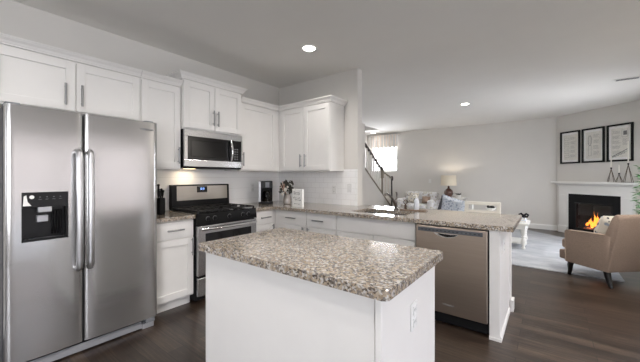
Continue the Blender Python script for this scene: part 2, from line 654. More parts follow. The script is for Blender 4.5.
# stair side wall: full height up to y=3.757, then falling with the stairs
SX0, SX1 = -0.62, -0.50
sw = MB()
sw.prism([(0.12, 0), (5.62, 0), (5.62, 0.20), (4.94, 0.69), (3.757, 1.51), (3.757, CH), (0.12, CH)], 'x', SX0, SX1)
struct('wall_stair', sw, 'wall_paint')
tr = MB()
tr.prism([(5.64, 0.20), (5.64, 0.24), (4.94, 0.725), (3.757, 1.545), (3.757, 1.505), (4.94, 0.685)], 'x', SX0 - 0.015, SX1 + 0.015)
struct('trim_1', tr, 'newel_wood')

# angled fireplace wall
A0 = Vector((3.682, 5.685, 0))
AD = Vector((0.7413, -0.6711, 0))
AN = Vector((-0.6711, -0.7413, 0))
FA = Frame(A0, AD, AN)
holed('wall_angled', FA, -0.06, 1.86, -0.5, 0.0, 0, CH, [(0.40, 1.12, 0.14, 0.72)])
fbx = MB(FA)
fbx.box(0.38, 1.14, -0.52, -0.45, 0.10, 0.76)
fbx.box(0.40, 1.12, -0.45, 0.0, 0.10, 0.14)
fbx.box(0.3995, 0.402, -0.45, -0.001, 0.14, 0.72); fbx.box(1.118, 1.1205, -0.45, -0.001, 0.14, 0.72); fbx.box(0.402, 1.118, -0.45, -0.001, 0.717, 0.7205)
struct('wall_firebox', fbx, 'firebrick')

# backsplash tile, baseboards
bs = MB()
bs.box(0.0, 0.008, -2.24, 0.0, 0.914, 1.40)
struct('trim_2', bs, 'tile_a')
bs = MB()
bs.box(0.008, 1.47, -0.008, 0.0, 0.914, 1.40)
struct('trim_3', bs, 'tile_b')

def baseboard(name, fr, u0, u1):
    m = MB(fr)
    m.prism([(0, 0), (0.014, 0), (0.014, 0.10), (0.006, 0.125), (0, 0.125)], 'x', u0, u1)
    struct(name, m, 'trim_white')
baseboard('baseboard_far', Frame((0, 5.76, 0), (1, 0, 0), (0, -1, 0)), -0.5, 3.66)
baseboard('baseboard_left', Frame((0, 0, 0), (0, 1, 0), (1, 0, 0)), -7.5, -3.2)
baseboard('baseboard_stair', Frame((-0.5, 0, 0), (0, 1, 0), (1, 0, 0)), 0.12, 5.6)
baseboard('baseboard_right', Frame((4.98, 0, 0), (0, 1, 0), (-1, 0, 0)), -0.1, 4.4)
baseboard('baseboard_angled', FA, 1.51, 1.75)
baseboard('baseboard_angled_left', FA, 0.0, 0.02)

# windows (frames and panes)
def window(i, fr, u0, u1, z0, z1, mull=(), rails=(), casing=True):
    m = MB(fr)
    t = 0.05
    m.box(u0, u0 + t, -0.10, -0.05, z0, z1); m.box(u1 - t, u1, -0.10, -0.05, z0, z1)
    m.box(u0, u1, -0.10, -0.05, z0, z0 + t); m.box(u0, u1, -0.10, -0.05, z1 - t, z1)
    for q in mull: m.box(q - 0.03, q + 0.03, -0.10, -0.05, z0, z1)
    for q in rails: m.box(u0, u1, -0.10, -0.05, q - 0.025, q + 0.025)
    if casing:
        m.box(u0 - 0.07, u0, 0, 0.016, z0 - 0.07, z1 + 0.07); m.box(u1, u1 + 0.07, 0, 0.016, z0 - 0.07, z1 + 0.07)
        m.box(u0, u1, 0, 0.016, z1, z1 + 0.07); m.box(u0, u1, 0, 0.016, max(0.0, z0 - 0.07), z0)
    w = struct('window_%d' % i, m, 'trim_white')
    g = MB(fr).box(u0 + t, u1 - t, -0.078, -0.074, z0 + t, z1 - t).build('glass_pane', 'window_glass', w)
    g['kind'] = 'structure'
window(1, Frame((0, 5.76, 0), (1, 0, 0), (0, -1, 0)), -1.32, -0.42, 1.46, 2.42, rails=(1.90,), casing=False)
window(2, Frame((4.98, 0, 0), (0, 1, 0), (-1, 0, 0)), -3.6, -0.2, 0.02, 2.02, mull=(-1.9,))
window(3, Frame((4.98, 0, 0), (0, 1, 0), (-1, 0, 0)), 2.7, 4.1, 0.4, 2.0, mull=(3.4,), rails=(1.2,))  # unseen living room window, added for more light
window(5, Frame((4.98, 0, 0), (0, 1, 0), (-1, 0, 0)), -6.9, -4.3, 0.45, 2.35, mull=(-5.6,), rails=(1.4,))  # unseen dining window, added so fill light reaches the cabinets
window(4, Frame((0, -7.5, 0), (1, 0, 0), (0, 1, 0)), 0.6, 2.4, 0.7, 2.3, mull=(1.5,))  # unseen rear window, added to let in more daylight
struct('exterior_ground', MB().box(-25, 30, -30, 30, -0.5, -0.3), 'exterior_lawn')
struct('exterior_wall', MB().box(14.0, 14.4, -14, 14, -0.3, 5.0), 'exterior_siding')

# ------------------------------------------------------------------ cabinet pieces
FRA = lambda: Frame((0, 0, 0), (0, 1, 0), (1, 0, 0))     # along wall_left, facing +x
FRB = lambda: Frame((0, 0, 0), (1, 0, 0), (0, -1, 0))    # along wall_back, facing -y

def shaker(fr, u0, u1, n, z0, z1, rail=0.062, flat=False):
    m = MB(fr)
    g = 0.0035
    u0 += g; u1 -= g; z0 += g; z1 -= g
    if flat:
        return m.box(u0, u1, n, n + 0.02, z0, z1, 0.002, 1)
    m.box(u0 + rail - 0.004, u1 - rail + 0.004, n, n + 0.007, z0 + rail - 0.004, z1 - rail + 0.004)
    m.box(u0, u0 + rail, n, n + 0.02, z0, z1, 0.0015, 1)
    m.box(u1 - rail, u1, n, n + 0.02, z0, z1, 0.0015, 1)
    m.box(u0 + rail, u1 - rail, n, n + 0.02, z0, z0 + rail, 0.0015, 1)
    m.box(u0 + rail, u1 - rail, n, n + 0.02, z1 - rail, z1, 0.0015, 1)
    return m

def pull(fr, u, n, z, length=0.175, vertical=True):
    m = MB(fr)
    h = length / 2
    k = h * 0.72
    if vertical:
        m.ring_tube([(u, n + 0.032, z - h), (u, n + 0.032, z + h)], 0.0085, 10)
        for s in (-k, k): m.ring_tube([(u, n, z + s), (u, n + 0.032, z + s)], 0.0045, 8)
    else:
        m.ring_tube([(u - h, n + 0.032, z), (u + h, n + 0.032, z)], 0.0075, 10)
        for s in (-k, k): m.ring_tube([(u + s, n, z), (u + s, n + 0.032, z)], 0.0045, 8)
    return m

def crown(fr, u0, u1, n, z, ret0=None, ret1=None, h=0.075, out=0.05):
    """crown moulding along the front, with returns back to the wall at the open ends"""
    m = MB(fr)
    prof = [(0, 0), (0.022, 0), (0.022, h * 0.16), (0.026, h * 0.2), (out * 0.55, h * 0.46), (out * 0.82, h * 0.72), (out * 0.84, h * 0.80), (out, h * 0.82), (out, h), (0, h)]
    a = [m.v((u0 - (p[0] if ret0 else 0), n + p[0], z + p[1])) for p in prof]
    b = [m.v((u1 + (p[0] if ret1 else 0), n + p[0], z + p[1])) for p in prof]
    k = len(prof)
    for i in range(k):
        m.face([a[i], a[(i + 1) % k], b[(i + 1) % k], b[i]])
    for end, vs, sgn, uu in ((ret0, a, -1, u0), (ret1, b, 1, u1)):
        if end:
            w = [m.v((uu + sgn * p[0], 0.012, z + p[1])) for p in prof]
            for i in range(k):
                m.face([vs[i], vs[(i + 1) % k], w[(i + 1) % k], w[i]])
            m.face(w)
        else:
            m.face(vs)
    return m

def upper_cabinet(fr, label, u0, u1, depth, z0, z1, doors, handles, crown_h, rets, blind=0.0):
    """doors: list of (u0, u1); handles: list of (u, z) or None, one per door"""
    base = fr(((u0 + u1) / 2, depth / 2, z0))
    t = Thing('wall_cabinet', label, 'cabinet', base, 0, 'white shaker wall cabinets')
    t.part('carcass', MB(fr).box(u0 + 0.0015, u1 - 0.0015 + blind, 0.009, depth - 0.02, z0, z1), 'cabinet_white')
    for (a, b), h in zip(doors, handles):
        d = t.part('door', shaker(fr, a, b, depth - 0.02, z0 + 0.012, z1 - 0.012), 'cabinet_white')
        if h:
            t.part('handle', pull(fr, h[0], depth, h[1]), 'handle_metal', d, True, 'brushed metal bar handle')
    t.part('crown_moulding', crown(fr, u0 + 0.002, u1 - 0.002, depth - 0.02, z1 + 0.0005, rets[0], rets[1], crown_h, 0.062), 'cabinet_white')
    return t

def base_cabinet(fr, label, u0, u1, depth, doors=(), drawers=(), blind=0.0, group='white shaker base cabinets', top=0.874):
    base = fr(((u0 + u1) / 2, depth / 2, 0))
    t = Thing('base_cabinet', label, 'cabinet', base, 0, group)
    m = MB(fr)
    m.box(u0 + 0.0015, u1 - 0.0015 + blind, 0.012, depth - 0.02, 0.10, top)
    t.part('carcass', m, 'cabinet_white')
    t.part('toe_kick', MB(fr).box(u0 + 0.0015, u1 - 0.0015, 0.05, depth - 0.085, 0.0, 0.10), 'cabinet_white')
    for a, b, za, zb, h, flat in drawers:
        d = t.part('drawer', shaker(fr, a, b, depth - 0.02, za, zb, 0.045, flat), 'cabinet_white')
        for hu in h or ():
            t.part('handle', pull(fr, hu, depth, (za + zb) / 2, 0.16, False), 'handle_metal', d, True, 'brushed metal bar handle')
    for a, b, za, zb, h in doors:
        d = t.part('door', shaker(fr, a, b, depth - 0.02, za, zb), 'cabinet_white')
        if h:
            t.part('handle', pull(fr, h[0], depth, h[1]), 'handle_metal', d, True, 'brushed metal bar handle')
    return t

# ------------------------------------------------------------------ kitchen cabinets
fa, fb = FRA(), FRB()
upper_cabinet(fa, 'wide two-door white wall cabinet above the refrigerator', -3.20, -2.203, 0.35, 1.83, 2.262,
              [(-3.195, -2.70), (-2.70, -2.208)], [(-2.772, 1.972), (-2.664, 1.976)], 0.062, (True, False))
upper_cabinet(fa, 'narrow one-door white wall cabinet between the refrigerator cabinet and the microwave', -2.203, -1.802, 0.35, 1.375, 2.262,
              [(-2.197, -1.808)], [(-1.838, 1.525)], 0.062, (False, False))
upper_cabinet(fa, 'tallest white two-door wall cabinet, mounted directly above the microwave', -1.80, -1.036, 0.385, 1.818, 2.355,
              [(-1.795, -1.42), (-1.42, -1.041)], [(-1.447, 1.975), (-1.389, 1.972)], 0.066, (True, True))
upper_cabinet(fa, 'one-door white wall cabinet right of the microwave, meeting the corner', -1.034, -0.330, 0.35, 1.375, 2.262,
              [(-1.028, -0.40)], [(-1.002, 1.525)], 0.062, (False, False), 0.318)
upper_cabinet(fb, 'two-door white wall cabinet on the short back wall above the flowers and sign', 0.3315, 1.262, 0.35, 1.375, 2.262,
              [(0.392, 0.826), (0.826, 1.257)], [(0.786, 1.518), (0.866, 1.518)], 0.062, (False, True))

base_cabinet(fa, 'narrow white base cabinet between the refrigerator and the gas range', -2.24, -1.806, 0.615,
             doors=[(-2.235, -1.811, 0.112, 0.695, (-1.835, 0.60))], drawers=[(-2.235, -1.811, 0.70, 0.868, (-2.005,), True)])
base_cabinet(fa, 'narrow white base cabinet right of the gas range, in the corner', -1.030, -0.653, 0.615, blind=0.64,
             doors=[(-1.025, -0.70, 0.112, 0.695, (-0.73, 0.60))], drawers=[(-1.025, -0.70, 0.70, 0.868, (-0.857,), True)])
base_cabinet(fb, 'wide white drawer base cabinet under the flowers and sign', 0.597, 1.60, 0.672,
             doors=[(0.74, 1.15, 0.112, 0.695, (1.11, 0.60)), (1.15, 1.585, 0.112, 0.695, (1.19, 0.60))],
             drawers=[(0.74, 1.15, 0.70, 0.868, (0.912,), True), (1.15, 1.585, 0.70, 0.868, (1.342,), True)])
base_cabinet(fb, 'white sink base cabinet left of the dishwasher', 1.603, 2.495, 0.672,
             doors=[(1.61, 2.05, 0.112, 0.695, None), (2.05, 2.49, 0.112, 0.695, None)],
             drawers=[(1.61, 2.49, 0.70, 0.868, None, True)], top=0.70)

# end panel and back panel of the peninsula
t = Thing('peninsula_end_panel', 'white end panel closing the peninsula right of the dishwasher', 'panel', (3.14, -0.3, 0))
t.part('end_board', MB().box(3.098, 3.172, -0.708, 0.02, 0.0, 0.874, 0.002, 1), 'cabinet_white')
t.part('corner_post', MB().box(3.172, 3.186, -0.02, 0.06, 0.0, 0.874), 'cabinet_white')
t.part('back_board', MB().box(1.48, 3.172, 0.022, 0.06, 0.0, 0.874), 'cabinet_white')
b = MB()
b.prism([(0, 0), (0.012, 0), (0.012, 0.03), (0.004, 0.045), (0, 0.045)], 'x', -0.708, -0.021)
# move moulding onto the end face (x = 3.172, along y)
for v in b.bm.verts:
    x, y, z = v.co
    v.co = Vector((3.172 + y, x, z))
b.box(3.098, 3.184, -0.7165, -0.708, 0.0, 0.022)
b.box(3.186, 3.208, -0.035, 0.075, 0.0, 0.11)
t.part('base_moulding', b, 'cabinet_white')

def plate(name, fr, label, u, z, n, toggles=False, w=0.072, h=0.116):
    base = fr((u, n, z - h / 2))
    t = Thing(name, label, 'switch' if toggles else 'outlet', base)
    t.part('cover_plate', MB(fr).box(u - w / 2, u + w / 2, n, n + 0.006, z - h / 2, z + h / 2, 0.002, 1), 'outlet_white')
    if toggles:
        m = MB(fr).box(u - 0.017, u + 0.017, n + 0.006, n + 0.010, z - 0.034, z + 0.034, 0.002, 1)
        t.part('rocker', m, 'outlet_white')
    else:
        for dz in (-0.026, 0.026):
            s = t.part('socket', MB(fr).box(u - 0.017, u + 0.017, n + 0.006, n + 0.009, z + dz - 0.02, z + dz + 0.02, 0.003, 2), 'outlet_white')
            q = MB(fr)
            for du in (-0.007, 0.007): q.box(u + du - 0.0012, u + du + 0.0012, n + 0.0088, n + 0.0094, z + dz - 0.004, z + dz + 0.008)
            t.part('slot', q, 'outlet_slot', s)
FE = Frame((3.172, 0, 0), (0, 1, 0), (1, 0, 0))
plate('wall_outlet', FE, 'white outlet on the end panel right of the dishwasher', -0.50, 0.71, 0.0005)
FI = Frame((3.01, 0, 0), (0, 1, 0), (1, 0, 0))
plate('wall_outlet', FI, 'white outlet on the end of the kitchen island', -2.155, 0.70, 0.0005)
plate('wall_outlet', FRA(), 'white outlet on the backsplash just left of the coffee maker', -0.56, 1.14, 0.0085)
plate('wall_outlet', FRB(), 'white outlet on the backsplash below the cabinet right of the sign', 1.10, 1.12, 0.0085)
plate('light_switch', FRB(), 'white switch plate near the free end of the back wall', 1.35, 1.15, 0.0085, True)
plate('light_switch', Frame((0, 5.76, 0), (1, 0, 0), (0, -1, 0)), 'small switch plate on the far wall above the floral sofa', 0.62, 1.17, 0.0005, True)

# ------------------------------------------------------------------ worktops
single('worktop', MB().box(0.009, 0.64, -2.235, -1.806, 0.8755, 0.914, 0.004, 2), 'granite',
       'short granite worktop between the refrigerator and the range', 'worktop', 'granite worktops')
wt = MB()
SX = (1.72, 2.34, -0.58, -0.20)   # sink opening
wt.box(0.009, 0.64, -1.031, -0.735, 0.8755, 0.914)
wt.box(0.009, SX[0], -0.735, -0.009, 0.8755, 0.914)
wt.box(SX[0], SX[1], -0.735, SX[2], 0.8755, 0.914)
wt.box(SX[0], SX[1], SX[3], -0.009, 0.8755, 0.914)
wt.box(SX[1], 3.262, -0.735, -0.009, 0.8755, 0.914)
wt.box(1.475, 3.262, -0.009, 0.187, 0.8755, 0.914)
bmesh.ops.remove_doubles(wt.bm, verts=wt.bm.verts, dist=1e-5)
single('worktop', wt, 'granite', 'long granite worktop with the sink, running out over the dishwasher as a peninsula', 'worktop', 'granite worktops')
isl = MB()
def rrect(x0, x1, y0, y1, r, k=5):
    p = []
    for cx, cy, a in ((x1 - r, y1 - r, 0), (x0 + r, y1 - r, 90), (x0 + r, y0 + r, 180), (x1 - r, y0 + r, 270)):
        for i in range(k + 1):
            w = math.radians(a + 90 * i / k)
            p.append((cx + r * math.cos(w), cy + r * math.sin(w)))
    return p
isl.prism(rrect(1.862, 3.045, -2.492, -1.808, 0.018), 'z', 0.8755, 0.914)
bmesh.ops.bevel(isl.bm, geom=[e for e in isl.bm.edges if abs(e.verts[0].co.z - e.verts[1].co.z) < 1e-6], offset=0.004, segments=2, profile=0.5, affect='EDGES')
single('worktop', isl, 'granite', 'rectangular granite worktop on the kitchen island in the foreground', 'worktop', 'granite worktops')

t = Thing('kitchen_island', 'white panelled island base standing in the foreground', 'island', (2.45, -2.15, 0))
t.part('back_panel', MB().box(1.892, 2.980, -2.456, -2.44, 0.0, 0.8745), 'cabinet_white')
t.part('corner_trim', MB().box(2.987, 3.012, -2.468, -2.44, 0.0, 0.8745, 0.003, 2), 'cabinet_white')
t.part('end_panel', MB().box(2.99, 3.01, -2.44, -1.845, 0.0, 0.8745, 0.002, 1), 'cabinet_white')
t.part('end_panel', MB().box(1.892, 1.91, -2.44, -1.845, 0.0, 0.8745), 'cabinet_white')
t.part('carcass', MB().box(1.91, 2.99, -2.44, -1.87, 0.10, 0.8745), 'cabinet_white')
t.part('toe_kick', MB().box(1.91, 2.99, -2.44, -1.93, 0.0, 0.10), 'cabinet_white')
fi = Frame((0, -1.87, 0), (1, 0, 0), (0, 1, 0))
for a, b_ in ((1.915, 2.45), (2.45, 2.985)):
    dr = t.part('drawer', shaker(fi, a, b_, 0, 0.70, 0.868, 0.045, True), 'cabinet_white')
    t.part('handle', pull(fi, (a + b_) / 2, 0.02, 0.784, 0.16, False), 'handle_metal', dr, True)
    dd = t.part('door', shaker(fi, a, b_, 0, 0.112, 0.695), 'cabinet_white')
    t.part('handle', pull(fi, 2.41 if a < 2.2 else 2.49, 0.02, 0.60), 'handle_metal', dd, True)

# sink and faucet
t = Thing('sink', 'stainless undermount sink set into the peninsula worktop', 'sink', (2.03, -0.39, 0.703))
m = MB()
x0, x1, y0, y1 = SX[0] - 0.006, SX[1] + 0.006, SX[2] - 0.006, SX[3] + 0.006
m.box(x0 - 0.012, x0, y0, y1, 0.71, 0.8745); m.box(x1, x1 + 0.012, y0, y1, 0.71, 0.8745)
m.box(x0 - 0.012, x1 + 0.012, y0 - 0.012, y0, 0.71, 0.8745); m.box(x0 - 0.012, x1 + 0.012, y1, y1 + 0.012, 0.71, 0.8745)
m.box(x0 - 0.012, x1 + 0.012, y0 - 0.012, y1 + 0.012, 0.703, 0.713)
t.part('bowl', m, 'steel')
t.part('drain', MB().lathe([(0.045, 0.713), (0.045, 0.716), (0.03, 0.717), (0.0, 0.715)], (2.03, -0.39, 0), 20), 'chrome', smooth=True)

t = Thing('faucet', 'dark metal faucet arching over the peninsula sink', 'faucet', (2.06, -0.13, 0.914))
t.part('body', MB().lathe([(0.028, 0.0), (0.028, 0.008), (0.021, 0.016), (0.019, 0.075), (0.022, 0.085), (0.020, 0.11), (0.0, 0.118)], (2.06, -0.13, 0.9145), 20), 'faucet_metal', smooth=True)
pts = []
for i in range(13):
    k = i / 12
    pts.append((2.06 - 0.02 * k, -0.135 - 0.235 * k, 0.965 + 0.155 * math.sin(k * 1.75) - 0.02 * k * k))
t.part('spout', MB().ring_tube(pts, [0.015 - 0.003 * i / 12 for i in range(13)], 12), 'faucet_metal', smooth=True)
hp = [(2.06, -0.125, 1.028), (2.062, -0.112, 1.062), (2.066, -0.112, 1.088), (2.07, -0.125, 1.112), (2.068, -0.145, 1.118)]
t.part('lever', MB().ring_tube(hp, [0.011, 0.009, 0.008, 0.007, 0.006], 10), 'faucet_metal', smooth=True)

# tray with soap bottles
single('tray', MB().prism(rrect(2.10, 2.40, -0.135, -0.015, 0.03), 'z', 0.9145, 0.926), 'tray_brown', 'small brown tray behind the sink holding soap bottles', 'tray')
t = Thing('soap_bottle', 'tall white soap bottle on the brown tray by the sink', 'bottle', (2.285, -0.075, 0.9265))
t.part('body', MB().lathe([(0.026, 0), (0.028, 0.006), (0.028, 0.10), (0.02, 0.118), (0.011, 0.124), (0.011, 0.135), (0, 0.135)], (2.285, -0.075, 0.9265), 20), 'soap_white', smooth=True)
t.part('pump', MB().ring_tube([(2.285, -0.075, 1.061), (2.285, -0.075, 1.088), (2.27, -0.085, 1.092), (2.25, -0.10, 1.085)], 0.005, 8), 'white_plastic', smooth=True)
t = Thing('soap_bottle', 'small dark soap bottle with a looped pump beside the faucet', 'bottle', (2.16, -0.085, 0.9265))
t.part('body', MB().lathe([(0.014, 0), (0.016, 0.005), (0.016, 0.035), (0.008, 0.05), (0.007, 0.062), (0, 0.062)], (2.16, -0.085, 0.9265), 16), 'soap_amber', smooth=True)
ring = [(2.16 + 0.0205 * math.cos(2 * PI * i / 16) * 0.8, -0.085 + 0.0205 * math.cos(2 * PI * i / 16) * 0.6, 1.008 + 0.0225 * math.sin(2 * PI * i / 16)) for i in range(16)]
t.part('pump', MB().ring_tube(ring, 0.0052, 8, closed=True), 'soap_amber', smooth=True)

# ------------------------------------------------------------------ refrigerator
def text_mesh(txt, size, name, mat, parent, loc, rot, extrude=0.0006):
    cu = bpy.data.curves.new(name, 'FONT')
    cu.body = txt
    cu.size = size
    cu.extrude = extrude
    cu.align_x = 'CENTER'
    cu.align_y = 'CENTER'
    tmp = bpy.data.objects.new('tmp_text', cu)
    COL.objects.link(tmp)
    me = bpy.data.meshes.new_from_object(tmp.evaluated_get(bpy.context.evaluated_depsgraph_get()))
    COL.objects.unlink(tmp)
    bpy.data.objects.remove(tmp)
    me.name = name
    me.materials.clear()
    me.materials.append(MATS[mat])
    o = bpy.data.objects.new(name, me)
    COL.objects.link(o)
    o.parent = parent
    o.location = loc
    o.rotation_euler = rot
    return o

FX = 0.78
t = Thing('refrigerator', 'large stainless side-by-side refrigerator with a black dispenser', 'refrigerator', (0.40, -2.70, 0))
t.part('cabinet', MB().box(0.04, 0.70, -3.155, -2.245, 0.03, 1.755), 'fridge_side')
def door_profile(y0, y1, bow=0.006, r=0.016):
    """plan outline of a door with rounded vertical edges and a slight bow"""
    p = [(0.708, y0), (0.708, y1)]
    front = []
    N = 14
    for i in range(N + 1):
        k = i / N
        y = y1 - (y1 - y0) * k
        e = min(k, 1 - k) * (y1 - y0)
        x = FX - bow + bow * (1 - (2 * k - 1) ** 2)
        if e < r:
            x -= r - math.sqrt(max(0, r * r - (r - e) ** 2))
        front.append((x, y))
    ex = []
    for f in (0.15, 0.5): # extra points in the rounded ends
        e = r * f
        x = FX - bow - (r - math.sqrt(max(0, r * r - (r - e) ** 2)))
        ex.append((x, y1 - e))
    front[0:1] = [front[0]] + ex
    ex2 = [(q[0], y0 + (y1 - q[1])) for q in reversed(ex)]
    front[-1:] = ex2 + [front[-1]]
    return p + front
# freezer door, with the dispenser recess cut out of it
DY0, DY1, DZ0, DZ1 = -3.078, -2.842, 0.872, 1.197
def door_slab(y0, y1, z0, z1, hole=None):
    m = MB()
    prof = door_profile(y0, y1)
    m.prism(prof, 'z', z0, z1)
    return m
d1 = t.part('freezer_door', door_slab(-3.152, -2.757, 0.095, 1.765), 'steel_fridge', smooth=True)
cut = MB().box(0.715, 0.90, DY0 + 0.008, DY1 - 0.008, DZ0 + 0.008, DZ1 - 0.008).build('cut', 'black_matte', t.o, sub=t.loc)
bo = d1.modifiers.new('cut', 'BOOLEAN'); bo.operation = 'DIFFERENCE'; bo.solver = 'EXACT'; bo.object = cut
bpy.context.view_layer.update()
cut_me = bpy.data.meshes.new_from_object(d1.evaluated_get(bpy.context.evaluated_depsgraph_get()))
d1.modifiers.clear(); d1.data = cut_me; cut_me.name = 'freezer_door'
cut_me.materials.clear(); cut_me.materials.append(MATS['steel_fridge'])
for p in cut_me.polygons: p.material_index = 0
bpy.data.objects.remove(cut)
d2 = t.part('fridge_door', door_slab(-2.747, -2.235, 0.095, 1.765), 'steel_fridge', smooth=True)
for d, y in ((d1, -2.788), (d2, -2.722)):
    h = MB().ring_tube([(0.770, y, 0.645), (0.800, y, 0.640), (0.820, y, 0.655), (0.826, y, 0.69), (0.830, y, 1.05), (0.826, y, 1.43), (0.820, y, 1.47), (0.800, y, 1.482), (0.770, y, 1.476)], [0.018, 0.020, 0.021, 0.022, 0.022, 0.022, 0.021, 0.020, 0.018], 14)
    t.part('handle', h, 'handle_steel', d, True, 'long vertical steel handle')
# dispenser: black bezel with recess
fF = Frame((FX - 0.003, 0, 0), (0, 1, 0), (1, 0, 0))
m = MB(fF)
m.box(DY0, DY1, -0.055, 0.006, 1.095, DZ1, 0.003, 2)
m.box(DY0, DY0 + 0.014, -0.055, 0.005, DZ0, 1.095); m.box(DY1 - 0.014, DY1, -0.055, 0.005, DZ0, 1.095)
m.box(DY0, DY1, -0.055, 0.007, DZ0, DZ0 + 0.016, 0.003, 1)
m.box(DY0 + 0.012, DY1 - 0.012, -0.06, -0.05, DZ0 + 0.01, 1.10)
dsp = t.part('dispenser', m, 'dispenser_black', d1, label='black water and ice dispenser')
m = MB(fF)
m.box(-3.000, -2.930, -0.03, 0.009, 1.062, 1.097, 0.003, 1)
m.build('spout_cover', 'silver_plastic', d1, sub=t.loc)
m = MB(fF)
m.box(-3.002, -2.945, -0.05, -0.015, 0.995, 1.040, 0.003, 1)
m.build('paddle', 'silver_plastic', d1, sub=t.loc)
m = MB(fF)
m.prism([(DY0 + 0.006, 1.108), (DY0 + 0.046, 1.108), (DY0 + 0.028, 1.135), (DY0 + 0.022, 1.178), (DY0 + 0.010, 1.172)], 'y', 0.006, 0.0072)
m.lathe([(0.0, 0.0), (0.012, 0.0), (0.012, 0.002), (0, 0.002)], (DY0 + 0.048, 0.006, 1.165), 18, axis='y')
m.build('status_label', 'white_plastic', d1, sub=t.loc)
m = MB(fF)
for yy in (-2.99, -2.955, -2.92, -2.885):
    m.box(yy - 0.004, yy + 0.004, 0.006, 0.007, 1.162, 1.166); m.box(yy - 0.008, yy + 0.008, 0.006, 0.007, 1.148, 1.150)
m.build('control_icons', 'grey_plastic', d1, sub=t.loc)
m = MB(fF)
for yy in (-2.92, -2.905, -2.89, -2.875):
    m.ring_tube([(yy, -0.045, 0.905), (yy, -0.035, 0.95), (yy, -0.035, 1.07)], 0.005, 6)
m.build('ice_chute', 'black_gloss', d1, sub=t.loc)
m = MB(fF).box(-3.05, -2.87, -0.048, 0.0, DZ0 + 0.016, DZ0 + 0.022)
m.build('drip_tray', 'black_gloss', d1, sub=t.loc)
# feet grille
g = MB()
g.box(0.55, 0.722, -3.15, -2.335, 0.028, 0.088)
t.part('base_grille', g, 'black_matte')
g = MB()
g.prism([(0.704, 0.012), (0.735, 0.012), (0.735, 0.05), (0.722, 0.062), (0.704, 0.062)], 'y', -3.15, -2.345)
t.part('grille_trim', g, 'silver_plastic')
for yy in (-3.15, -2.345):
    t.part('foot_cover', MB().box(0.60, 0.745, yy, yy + 0.095, 0.0, 0.045, 0.006, 2), 'silver_plastic')
    t.part('bottom_hinge', MB().box(0.70, 0.765, yy + 0.02, yy + 0.095, 0.05, 0.088, 0.006, 2), 'grey_plastic')
for yy in (-3.15, -2.33):
    t.part('top_hinge', MB().box(0.62, 0.76, yy, yy + 0.07, 1.7655, 1.778, 0.004, 2), 'grey_plastic')
for d, yy, zz in ((d2, -2.325, 1.700),):
    text_mesh('Whirlpool', 0.024, 'logo', 'grey_plastic', d, Vector((FX - 0.0005, yy, zz)) - t.loc, (PI / 2, 0, PI / 2), 0.0015)

# ------------------------------------------------------------------ gas range
t = Thing('gas_range', 'stainless and black freestanding gas range below the microwave', 'range', (0.34, -1.418, 0))
RY0, RY1 = -1.802, -1.034
t.part('body', MB().box(0.012, 0.62, RY0, RY1, 0.03, 0.905), 'black_matte')
t.part('drawer_front', MB().box(0.62, 0.668, RY0 + 0.01, RY1 - 0.01, 0.075, 0.265, 0.006, 2), 'steel')
od = t.part('oven_door', MB().box(0.62, 0.672, RY0 + 0.006, RY1 - 0.006, 0.285, 0.795, 0.006, 2), 'steel')
m = MB().box(0.668, 0.6745, RY0 + 0.085, RY1 - 0.085, 0.37, 0.715, 0.004, 1)
t.part('oven_window', m, 'oven_glass', od)
hp = []
for i in range(13):
    k = i / 12
    hp.append((0.700 + 0.022 * math.sin(PI * k), RY0 + 0.03 + (RY1 - RY0 - 0.06) * k, 0.762))
m = MB().ring_tube(hp, 0.0125, 12)
m.box(0.665, 0.705, RY0 + 0.025, RY0 + 0.05, 0.75, 0.775); m.box(0.665, 0.705, RY1 - 0.05, RY1 - 0.025, 0.75, 0.775)
t.part('door_handle', m, 'chrome', od, True)
cp = MB().prism([(0.60, 0.805), (0.672, 0.805), (0.655, 0.915), (0.60, 0.918)], 'y', RY0 + 0.002, RY1 - 0.002)
cpo = t.part('control_panel', cp, 'black_panel')
for i, yy in enumerate((-1.68, -1.60, -1.418, -1.235, -1.155)):
    k = MB().lathe([(0.0, 0.0), (0.023, 0.0), (0.023, 0.006), (0.018, 0.012), (0.016, 0.028), (0.0, 0.03)], (0.662, yy, 0.862), 18, axis='x')
    k.box(0.664, 0.696, yy - 0.004, yy + 0.004, 0.845, 0.879, 0.002, 1)
    t.part('knob', k, 'black_matte', cpo, True)
    t.part('knob_ring', MB().lathe([(0.0255, 0.0), (0.0255, 0.003), (0.0235, 0.004), (0.0235, 0.0)], (0.6625, yy, 0.862), 20, axis='x'), 'handle_metal', cpo, True)
t.part('cooktop', MB().box(0.07, 0.655, RY0, RY1, 0.905, 0.922, 0.005, 2), 'black_gloss')
for yy in (-1.66, -1.418, -1.176):
    g = MB()
    a, b_ = yy - 0.118, yy + 0.118
    z = 0.946
    for y in (a, b_): g.box(0.095, 0.635, y - 0.006, y + 0.006, z - 0.008, z + 0.006)
    for x in (0.095, 0.365, 0.635): g.box(x - 0.006, x + 0.006, a, b_, z - 0.008, z + 0.006)
    for x in (0.23, 0.50):
        g.box(x - 0.005, x + 0.005, a, yy - 0.03, z - 0.006, z + 0.006); g.box(x - 0.005, x + 0.005, yy + 0.03, b_, z - 0.006, z + 0.006)
        g.box(x - 0.11, x - 0.03, yy - 0.005, yy + 0.005, z - 0.006, z + 0.006); g.box(x + 0.03, x + 0.11, yy - 0.005, yy + 0.005, z - 0.006, z + 0.006)
    for x in (0.095, 0.635):
        for y in (a, b_): g.box(x - 0.008, x + 0.008, y - 0.008, y + 0.008, 0.921, z)
    t.part('grate', g, 'black_iron')
for x in (0.23, 0.50):
    for yy in (-1.66, -1.418, -1.176):
        if yy == -1.418 and x > 0.4: continue
        t.part('burner', MB().lathe([(0.045, 0.0), (0.045, 0.008), (0.03, 0.010), (0.03, 0.017), (0.0, 0.019)], (x, yy, 0.9215), 18), 'black_iron', smooth=True)
